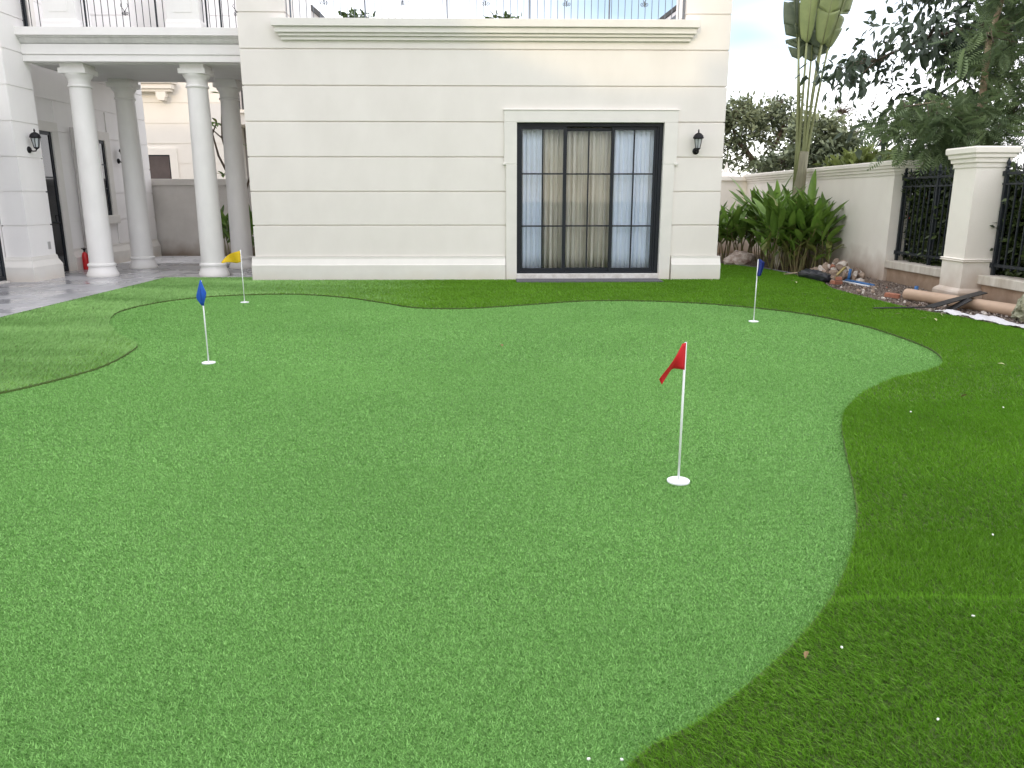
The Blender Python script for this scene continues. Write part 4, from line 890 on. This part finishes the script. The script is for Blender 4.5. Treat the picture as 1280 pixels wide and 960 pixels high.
PAL = [((6.66, 17.42, 4.70), (-.02, -.10, 1), 1.5, .21, R(5), PALML, 3), ((6.98, 17.40, 4.66), (.10, -.12, 1), 1.6, .24, R(-4), PALML, 3), ((7.16, 17.5, 4.62), (.28, .0, 1), 1.5, .26, R(15), PALML, 6),
       ((6.55, 17.6, 4.85), (-.05, .1, 1), 1.5, .17, R(40), PALMD, 2), ((6.62, 17.7, 4.42), (-.13, .1, 1), 1.5, .24, R(-15), PALMD, 7), ((6.90, 17.72, 4.38), (.04, .12, 1), 1.5, .30, R(6), PALMD, 3), ((7.02, 17.65, 4.48), (.18, .1, 1), 1.4, .26, R(-20), PALMD, 5)]
for k, (b, d, L_, wd, yw, m_, te) in enumerate(PAL):
    x0 = 6.76 + (b[0] - 6.8) * .22
    pe = MB().tube([(x0, 17.5 - .05 * (k % 3 - 1), 1.5), (x0 + (b[0] - x0) * .25, 17.5, 2.6), (x0 + (b[0] - x0) * .6, b[1] * .5 + 8.75, 3.7), b], .042, 8, .021).build('petiole', PETIOLE, pl, 'all')
    paddle(b, d, L_, wd, yw, m_, 50 + k, pe, te)

# ---- plants behind the portico
fr_tree = thing('frangipani', 'bare-branched frangipani with few leaves behind the portico columns', 'tree', (-6.3, 19.4, 0))
m = MB(); m.tube([(-6.15, 19.4, -.05), (-6.2, 19.4, 1.2), (-6.35, 19.4, 1.9), (-6.62, 19.4, 2.5), (-6.72, 19.4, 3.0), (-6.60, 19.4, 3.25)], .045, 7, .014)
m.tube([(-6.3, 19.4, 1.75), (-6.36, 19.4, 2.3), (-6.50, 19.4, 2.9), (-6.46, 19.4, 3.5), (-6.44, 19.4, 3.9)], .03, 6, .014); m.tube([(-6.50, 19.4, 2.9), (-6.72, 19.4, 3.1), (-6.78, 19.4, 3.22)], .018, 6, .010)
m.tube([(-6.2, 19.4, 1.3), (-5.95, 19.4, 1.9), (-5.80, 19.4, 2.3), (-5.6, 19.4, 2.5)], .03, 6, .014); m.build('trunk', BARK, fr_tree, 'all')
for (x, z) in ((-6.60, 3.25), (-6.44, 3.9), (-6.78, 3.22), (-5.6, 2.5), (-6.55, 2.05), (-5.85, 2.7)):
    for k in range(5):
        az = gr.uniform(0, 6.28); el = gr.uniform(-.3, .7); inst(LM[4 if k == 0 else 1], 'leaf', fr_tree, (x, 19.4, z), aim((math.cos(az) * math.cos(el), math.sin(az) * math.cos(el), math.sin(el))), (.26, .36, .26))
for (x, y, h, n_, lab) in ((-6.36, 19.0, 1.45, 24, 'dark leafy ginger plant between the portico columns'), (-5.85, 19.0, 1.5, 22, 'dense leafy plant between last portico column and the villa wing')):
    ginger(x, y, h, n_, lab, gr, False, None)
    if x > -6:
        ginger(x + .15, y + .3, h, n_, 'second dense leafy plant tucked behind the one beside the villa wing', gr, False, None)
        ginger(x + .08, y - .4, h * .8, n_, 'lower leafy plant in front of the dense one beside the villa wing', gr, False, None)

# ================================================================== RUBBLE AND LITTER ALONG THE WALL
def rock_mesh(seed, m, sub=2, rough=.35, name='stone'):
    r = np.random.default_rng(seed); bm = bmesh.new(); bmesh.ops.create_icosphere(bm, subdivisions=sub, radius=1)
    pl_ = r.normal(size=(7, 3)); pl_ /= np.linalg.norm(pl_, axis=1, keepdims=True); dd = r.uniform(.55, .9, 7)
    for v in bm.verts:
        p = np.array(v.co)
        for a, b in zip(pl_, dd):
            q = p @ a
            if q > b: p = p - a * (q - b)
        v.co = p * (1 + r.normal(0, rough * .12))
    me = bpy.data.meshes.new(name); bm.to_mesh(me); bm.free(); me.materials.append(m); return me
ROCKM = [mat('rubble_tan', (.40, .31, .235), .9, scale=14, col2=(.22, .16, .12), bump=.5, bscale=40), mat('rubble_pale', (.60, .55, .49), .9, scale=14, col2=(.4, .35, .3), bump=.4, bscale=40),
         mat('rubble_brown', (.24, .18, .135), .95, scale=14, col2=(.13, .095, .07), bump=.6, bscale=40), mat('rubble_brick', (.42, .17, .10), .9, scale=14, col2=(.28, .12, .08), bump=.4, bscale=40)]
RMS = [rock_mesh(60 + k, ROCKM[[0, 1, 2, 3, 0, 1][k]], 1 if k % 2 else 2) for k in range(6)]
lr = np.random.default_rng(99)
for k in range(105):
    a = lr.normal(0, 1); y = 14.75 + a * .45; x = 6.55 + lr.normal(0, .26) + .1 * (y - 14.7); hz = max(0, .27 * math.exp(-((y - 14.8) / .5) ** 2 - ((x - 6.6) / .35) ** 2))
    if not 6.05 < x < 7.05: continue
    s = lr.uniform(.03, .10); o = inst(RMS[int(lr.choice(6, p=[.25, .18, .27, .06, .14, .10]))], 'rubble_stone', None, (x, y, hz * lr.uniform(.7, 1) + s * .3), tuple(lr.uniform(0, 6, 3)), (s * lr.uniform(.8, 1.5), s, s * lr.uniform(.6, 1)))
    tag(o, 'broken stone lump in the rubble heap against the long wall', 'stone', 'rubble heap stones')
hp = MB(); n1 = 16
for j in range(n1):
    for i in range(n1):
        x = 5.98 + 1.1 * i / (n1 - 1); y = 13.9 + 1.7 * j / (n1 - 1); hp.v.append((x, y, -.05 + max(0, .30 * math.exp(-((y - 14.8) / .5) ** 2 - ((x - 6.65) / .38) ** 2)) + .02 * lr.normal()))
hp.f = [(j * n1 + i, j * n1 + i + 1, (j + 1) * n1 + i + 1, (j + 1) * n1 + i) for j in range(n1 - 1) for i in range(n1 - 1)]
tag(hp.build('soil_heap', SOIL, None, 'all'), 'brown soil heap under the rubble stones', 'soil')
for k in range(46):
    y = lr.uniform(9.9, 14.0); x = lr.uniform(5.85, 6.85); s = lr.uniform(.014, .038)
    o = inst(RMS[int(lr.choice(6, p=[.2, .38, .12, .05, .05, .2]))], 'pale_stone', None, (x, y, .0 + s * .4), tuple(lr.uniform(0, 6, 3)), (s * 1.3, s, s)); tag(o, 'small loose stone lying on the bare soil strip', 'stone', 'loose stones on the soil strip')
# gravel
n = 5200; gp_ = np.c_[lr.uniform(5.6, 7.1, n), lr.uniform(8.8, 15.4, n)]; gp_ = gp_[~inpoly(gp_, LAWNP)]; n = len(gp_)
TET = ([(1, 0, -.3), (-.5, .87, -.3), (-.5, -.87, -.3), (0, 0, .8)], [(0, 1, 3), (1, 2, 3), (2, 0, 3)])
gz_ = -0.02 + .05 * np.clip((gp_[:, 0] - 6.0) / 1.1, 0, 1) + .012
V, F = bake(TET[0], TET[1], np.c_[gp_, gz_], lr.normal(size=(n, 3)) * .4 + np.array([1, 0, 0]), lr.uniform(0, 6, n), lr.uniform(.006, .020, n)); T = np.repeat(lr.beta(1.2, 1.6, n), 4)
o = stuff(mktri('gravel', V, F, GRAVEL, None, T), 'loose gravel scattered on the soil strip'); o['category'] = 'gravel'
# big pale rock by the ginger plants
o = inst(rock_mesh(70, mat('rock_face', (.55, .48, .43), .9, scale=7, col2=(.20, .13, .10), bump=.9, bscale=18), 3, .5, 'garden_rock'), 'garden_rock', None, (5.62, 17.72, .13), (.2, -.25, .4), (.40, .26, .24)); tag(o, 'large pale and brown rock lying at the foot of the ginger plants', 'rock')
o = inst(RMS[1], 'garden_rock', None, (6.12, 16.6, .28), (.1, 0, .4), (.10, .10, .36)); tag(o, 'upright pale stone among the ginger canes', 'rock')
# black sack
sk = MB(); n2 = 14
for j in range(9):
    for i in range(n2):
        a = 2 * math.pi * i / n2; t = j / 8 - .5; rr = .135 * (1 - (2 * t) ** 4 * .35) * (1 + .22 * math.sin(i * 2.3 + j * 1.9) + .16 * lr.normal())
        sk.v.append((6.02 + .09 * t, 14.42 - 1.0 * t * .95, max(.0, .075 + rr * math.sin(a) * .8))); sk.v[-1] = (sk.v[-1][0] + rr * math.cos(a), sk.v[-1][1], sk.v[-1][2])
sk.f = [(j * n2 + i, j * n2 + (i + 1) % n2, (j + 1) * n2 + (i + 1) % n2, (j + 1) * n2 + i) for j in range(8) for i in range(n2)] + [tuple(range(n2)), tuple(range(8 * n2 + n2 - 1, 8 * n2 - 1, -1))]
tag(sk.build('black_sack', mat('black_plastic', (.02, .023, .03), .4, var=.3, scale=12), None, 'all'), 'crumpled black plastic sack at the lawn edge beside the rubble', 'sack')
# broken red bricks
bk = MB(); bk.rloft(0, 0, [(0, .105, .05), (.055, .105, .05), (.06, .10, .046)]); bkm = mesh_of(bk, 'brick', ROCKM[3])
for (x, y, rz, lab) in ((6.10, 13.62, .5, 'red brick lying beside the black sack'), (6.16, 11.75, -.7, 'red brick fragment on the soil near the blue peg'), (6.18, 13.72, 1.2, 'second red brick leaning on the rubble heap')):
    o = inst(bkm, 'brick_lump', None, (x, y, .01 if 'second' not in lab else .07), (.05, .08, rz)); tag(o, lab, 'brick')
# yellow and blue strips
BPL = mat('blue_plastic', (.03, .14, .36), .45, var=.2, scale=10); WPL = mat('white_plastic', (.75, .77, .8), .4, var=.1, scale=10)
MBp = lambda pts, r, m_, nm, lab, cat: tag(MB().tube(pts, r, 8).build(nm, m_, None, 'all'), lab, cat)
MBp([(6.52, 14.08, -.02), (6.54, 14.06, .24)], .028, BPL, 'blue_pipe_stub', 'upright blue pipe stub leaning on the rubble heap', 'pipe')
MBp([(6.42, 13.95, .04), (6.60, 13.25, .02)], .03, BPL, 'blue_pipe', 'blue pipe piece lying on the soil below the rubble', 'pipe')
MBp([(6.35, 13.90, .03), (6.50, 13.20, .015)], .016, WPL, 'white_pipe', 'thin white pipe lying beside the blue pipe piece', 'pipe')
MBp([(6.62, 11.95, -.02), (6.63, 11.94, .16)], .030, BPL, 'blue_pipe_stub', 'short upright blue pipe stub on bare soil before the cream pier', 'pipe')
yb = MB().box(-.02, .02, -.22, .22, -.012, .012); yo = inst(mesh_of(yb, 'yellow_board', mat('yellow_board', (.42, .34, .13), .8, var=.3, scale=12)), 'yellow_board', None, (6.42, 14.25, .15), (.45, 0, -.9)); tag(yo, 'short yellowish board slanting over the rubble', 'board')
MBp([(5.75, 15.3, .02), (5.95, 14.9, .10), (6.2, 14.85, .13), (6.3, 15.2, .06)], .014, mat('rope_tan', (.45, .36, .26), .9, var=.2, scale=20), 'hose_end', 'tan hose end curling over the lawn edge beside the sack', 'hose')
MBp([(5.45, 17.55, .03), (5.80, 16.6, .04), (5.98, 15.2, .04)], .014, mat('grey_rubber', (.16, .16, .17), .6), 'edging_pipe', 'thin grey pipe along the lawn edge before the ginger canes', 'pipe')
# beige drain pipe (hollow)
dp = thing('drain_pipe', 'long beige plastic drain pipe lying along the foot of the pier', 'pipe', (6.6, 10.4, 0))
PB = mat('beige_pvc', (.52, .37, .26), .5, var=.12, scale=4); A = Vector((6.28, 11.55, .085)); B = Vector((6.90, 9.05, .085)); dv = (B - A).normalized(); uu = dv.cross(Vector((0, 0, 1))).normalized(); ww = uu.cross(dv)
q = MB(); k = 24
for (p, r_) in ((A, .085), (B, .085), (B, .078), (A, .078)):
    for i in range(k): a = 2 * math.pi * i / k; q.v.append(tuple(p + (uu * math.cos(a) + ww * math.sin(a)) * r_))
q.f = [(s * k + i, s * k + (i + 1) % k, ((s + 1) % 4) * k + (i + 1) % k, ((s + 1) % 4) * k + i) for s in range(4) for i in range(k)]; q.build('tube_wall', PB, dp, True)
# black flat strip (long) with a bent bracket
bs = thing('black_strip', 'long flat black metal strip lying from lawn over the drain pipe', 'metal strip', (6.1, 10.6, 0))
BM_ = mat('black_sheet', (.016, .015, .016), .5, var=.3, scale=15)
def slab(pts, wvec, th, nm, m_, par):
    M = MB(); wv = Vector(wvec); n = len(pts)
    for p in pts:
        p = Vector(p); M.v += [tuple(p - wv), tuple(p + wv), tuple(p + wv + Vector((0, 0, th))), tuple(p - wv + Vector((0, 0, th)))]
    for i in range(n - 1):
        for k in range(4): a = i * 4 + k; b = i * 4 + (k + 1) % 4; M.f.append((a, b, b + 4, a + 4))
    M.f += [(3, 2, 1, 0), tuple((n - 1) * 4 + k for k in range(4))]; return M.build(nm, m_, par)
slab([(5.18, 10.34, .035), (5.65, 10.33, .042), (5.95, 10.33, .05)], (.0, .03, 0), .012, 'strip', BM_, bs)
slab([(5.95, 10.33, .05), (6.25, 10.35, .13), (6.75, 10.45, .235)], (.015, .11, .0), .012, 'wide_end', BM_, bs)
slab([(6.10, 10.24, -.01), (6.22, 10.20, .07), (6.42, 10.22, .17)], (.02, .10, .0), .012, 'bent_bracket', BM_, bs)
# white sheet and net bag
ws = MB(); n1, n2 = 70, 14
for j in range(n2):
    for i in range(n1):
        u = i / (n1 - 1); v = j / (n2 - 1); y = 10.0 - 1.9 * u; xe = np.interp(y, [8.0, 8.5, 9.1, 9.66, 10.24], [6.25, 6.15, 6.02, 5.95, 5.75]); x = xe - .01 + .45 * v * (.4 + .6 * u)
        ws.v.append((x + .02 * math.sin(u * 13), y, .050 + .018 * math.sin(u * 17 + 3 * math.sin(u * 5)) * (.3 + v) + .010 * math.sin(v * 9 + u * 31) + .004 * lr.normal()))
ws.f = [(j * n1 + i, j * n1 + i + 1, (j + 1) * n1 + i + 1, (j + 1) * n1 + i) for j in range(n2 - 1) for i in range(n1 - 1)]
o = ws.build('white_sheet', mat('white_woven', (.66, .65, .66), .6, var=.08, scale=20), None, 'all'); o.modifiers.new('solid', 'SOLIDIFY').thickness = .003; tag(o, 'crumpled white woven plastic sheet between lawn and drain pipe', 'sheet')
nb_ = rock_mesh(81, mat('net_green', (.46, .47, .34), .9, scale=30, col2=(.20, .20, .12), bump=1.0, bscale=60), 3, 1.6, 'net_bundle'); o = inst(nb_, 'net_bundle', None, (6.70, 9.40, .16), (.2, .1, .3), (.22, .24, .17)); tag(o, 'tangled pale green net bundle lying over the drain pipe end', 'net')
# leaves and specks on the turf
fl = MB(); fl.v, fl.f = lance(5, .25, .6, .24); flm = mesh_of(fl, 'fallen_leaf', mat('dry_leaf', (.24, .16, .06), .7, var=.4, scale=30, objrand=.3)); flg = mesh_of(fl, 'pale_leaf', mat('pale_leaf', (.50, .52, .26), .7, var=.3, scale=30))
for (x, y, me) in ((5.35, 9.35, flg), (5.43, 9.30, flg), (5.75, 9.75, flg), (5.25, 9.75, flg), (5.45, 13.9, flg), (5.35, 13.6, flg), (3.95, 14.1, flg), (3.57, 5.55, flm), (.06, 7.9, flm), (1.02, 2.22, flm), (4.55, 6.6, flg)):
    o = inst(me, 'fallen_leaf', None, (x, y, .055 if not inpoly(np.array([[x, y]]), GP)[0] else .016), (lr.normal(0, .2), lr.normal(0, .2), lr.uniform(0, 6)), (.026 + .005 * y,) * 3); tag(o, 'small fallen leaf lying on the turf', 'leaf', 'fallen leaves on the turf')
wp = rock_mesh(90, mat('white_chip', (.85, .84, .80), .7, var=.05), 1, .4, 'white_chip')
for (x, y) in ((1.145, 2.245), (1.70, 2.43), (.25, 1.79), (.34, 1.785), (1.26, 1.88), (3.05, 4.05), (3.62, 5.2), (2.2, 3.1), (2.9, 5.1)):
    s = .0035 + .0006 * y; o = inst(wp, 'white_chip', None, (x, y, .053 if not inpoly(np.array([[x, y]]), GP)[0] else .015), (0, 0, lr.uniform(0, 6)), (s * 1.4, s, s)); tag(o, 'tiny white chip lying on the turf', 'chip', 'white chips on the turf')

# ================================================================== UNSEEN HOUSES (added behind the viewer, skyline cut to leave the wing's sun patch)
S = -Vector((_to.x, _to.y, 0)).normalized()      # horizontal travel of the sunlight
tanE = math.tan(R(SUN_EL)) ; YS = -24.0
def shade_x(xf): return xf - (YF - YS) * (S.x / S.y)
def shade_z(zf): return zf + (YF - YS) / S.y * tanE
def shade_house(x0, x1, ztop, label, roof=1.2, yb=-34.0):
    t = thing('shade_house', label, 'house', ((x0 + x1) / 2, -29, 0)); box('wall', PLASTER, t, x0, x1, yb, YS, 0, ztop - .25)
    box('parapet', TRIM, t, x0 - .0, x1 + .0, yb, YS + .2, ztop - .249, ztop)
    k = x0 + 1.2
    while k < x1 - 1.6:
        for z in np.arange(1.2, ztop - 2, 3.1):
            wo = box('window', FRAME, t, k, k + 1.3, YS, YS + .04, z, z + 1.5); box('pane', DGLASS, wo, k + .08, k + 1.22, YS + .041, YS + .05, z + .08, z + 1.42)
        k += 3.2
XT = -.35 - (YF + 34.0) * (S.x / S.y)
shade_house(shade_x(-22), XT, shade_z(8.2), 'tall unseen white house with flat roof, added to shade the garden')
shade_house(XT + .003, shade_x(3.72), shade_z(3.20), 'lower white house added unseen between two taller ones to let the sun patch through')
low = [o_ for o_ in bpy.data.objects if o_.get('label', '').startswith('lower white house')][0]
MB().prism([(shade_x(-1.2), shade_z(3.2)), (shade_x(3.7), shade_z(3.2)), (shade_x(3.7), shade_z(3.42)), (shade_x(1.9), shade_z(3.42)), (shade_x(.1), shade_z(4.05)), (shade_x(-1.2), shade_z(4.5))], YS - .9, YS - .002, 'y').build('roof', TRIM, low)  # added roof, pitched to give the sun patch its slanting lower edge
shade_house(shade_x(3.72) + .003, shade_x(4.2), shade_z(3.85), 'narrow unseen white tower, added to shade the corner end of the sun patch')
shade_house(shade_x(4.2) + .003, shade_x(13), shade_z(8.0), 'tall unseen house, added to keep the sun off the trees and boundary wall')
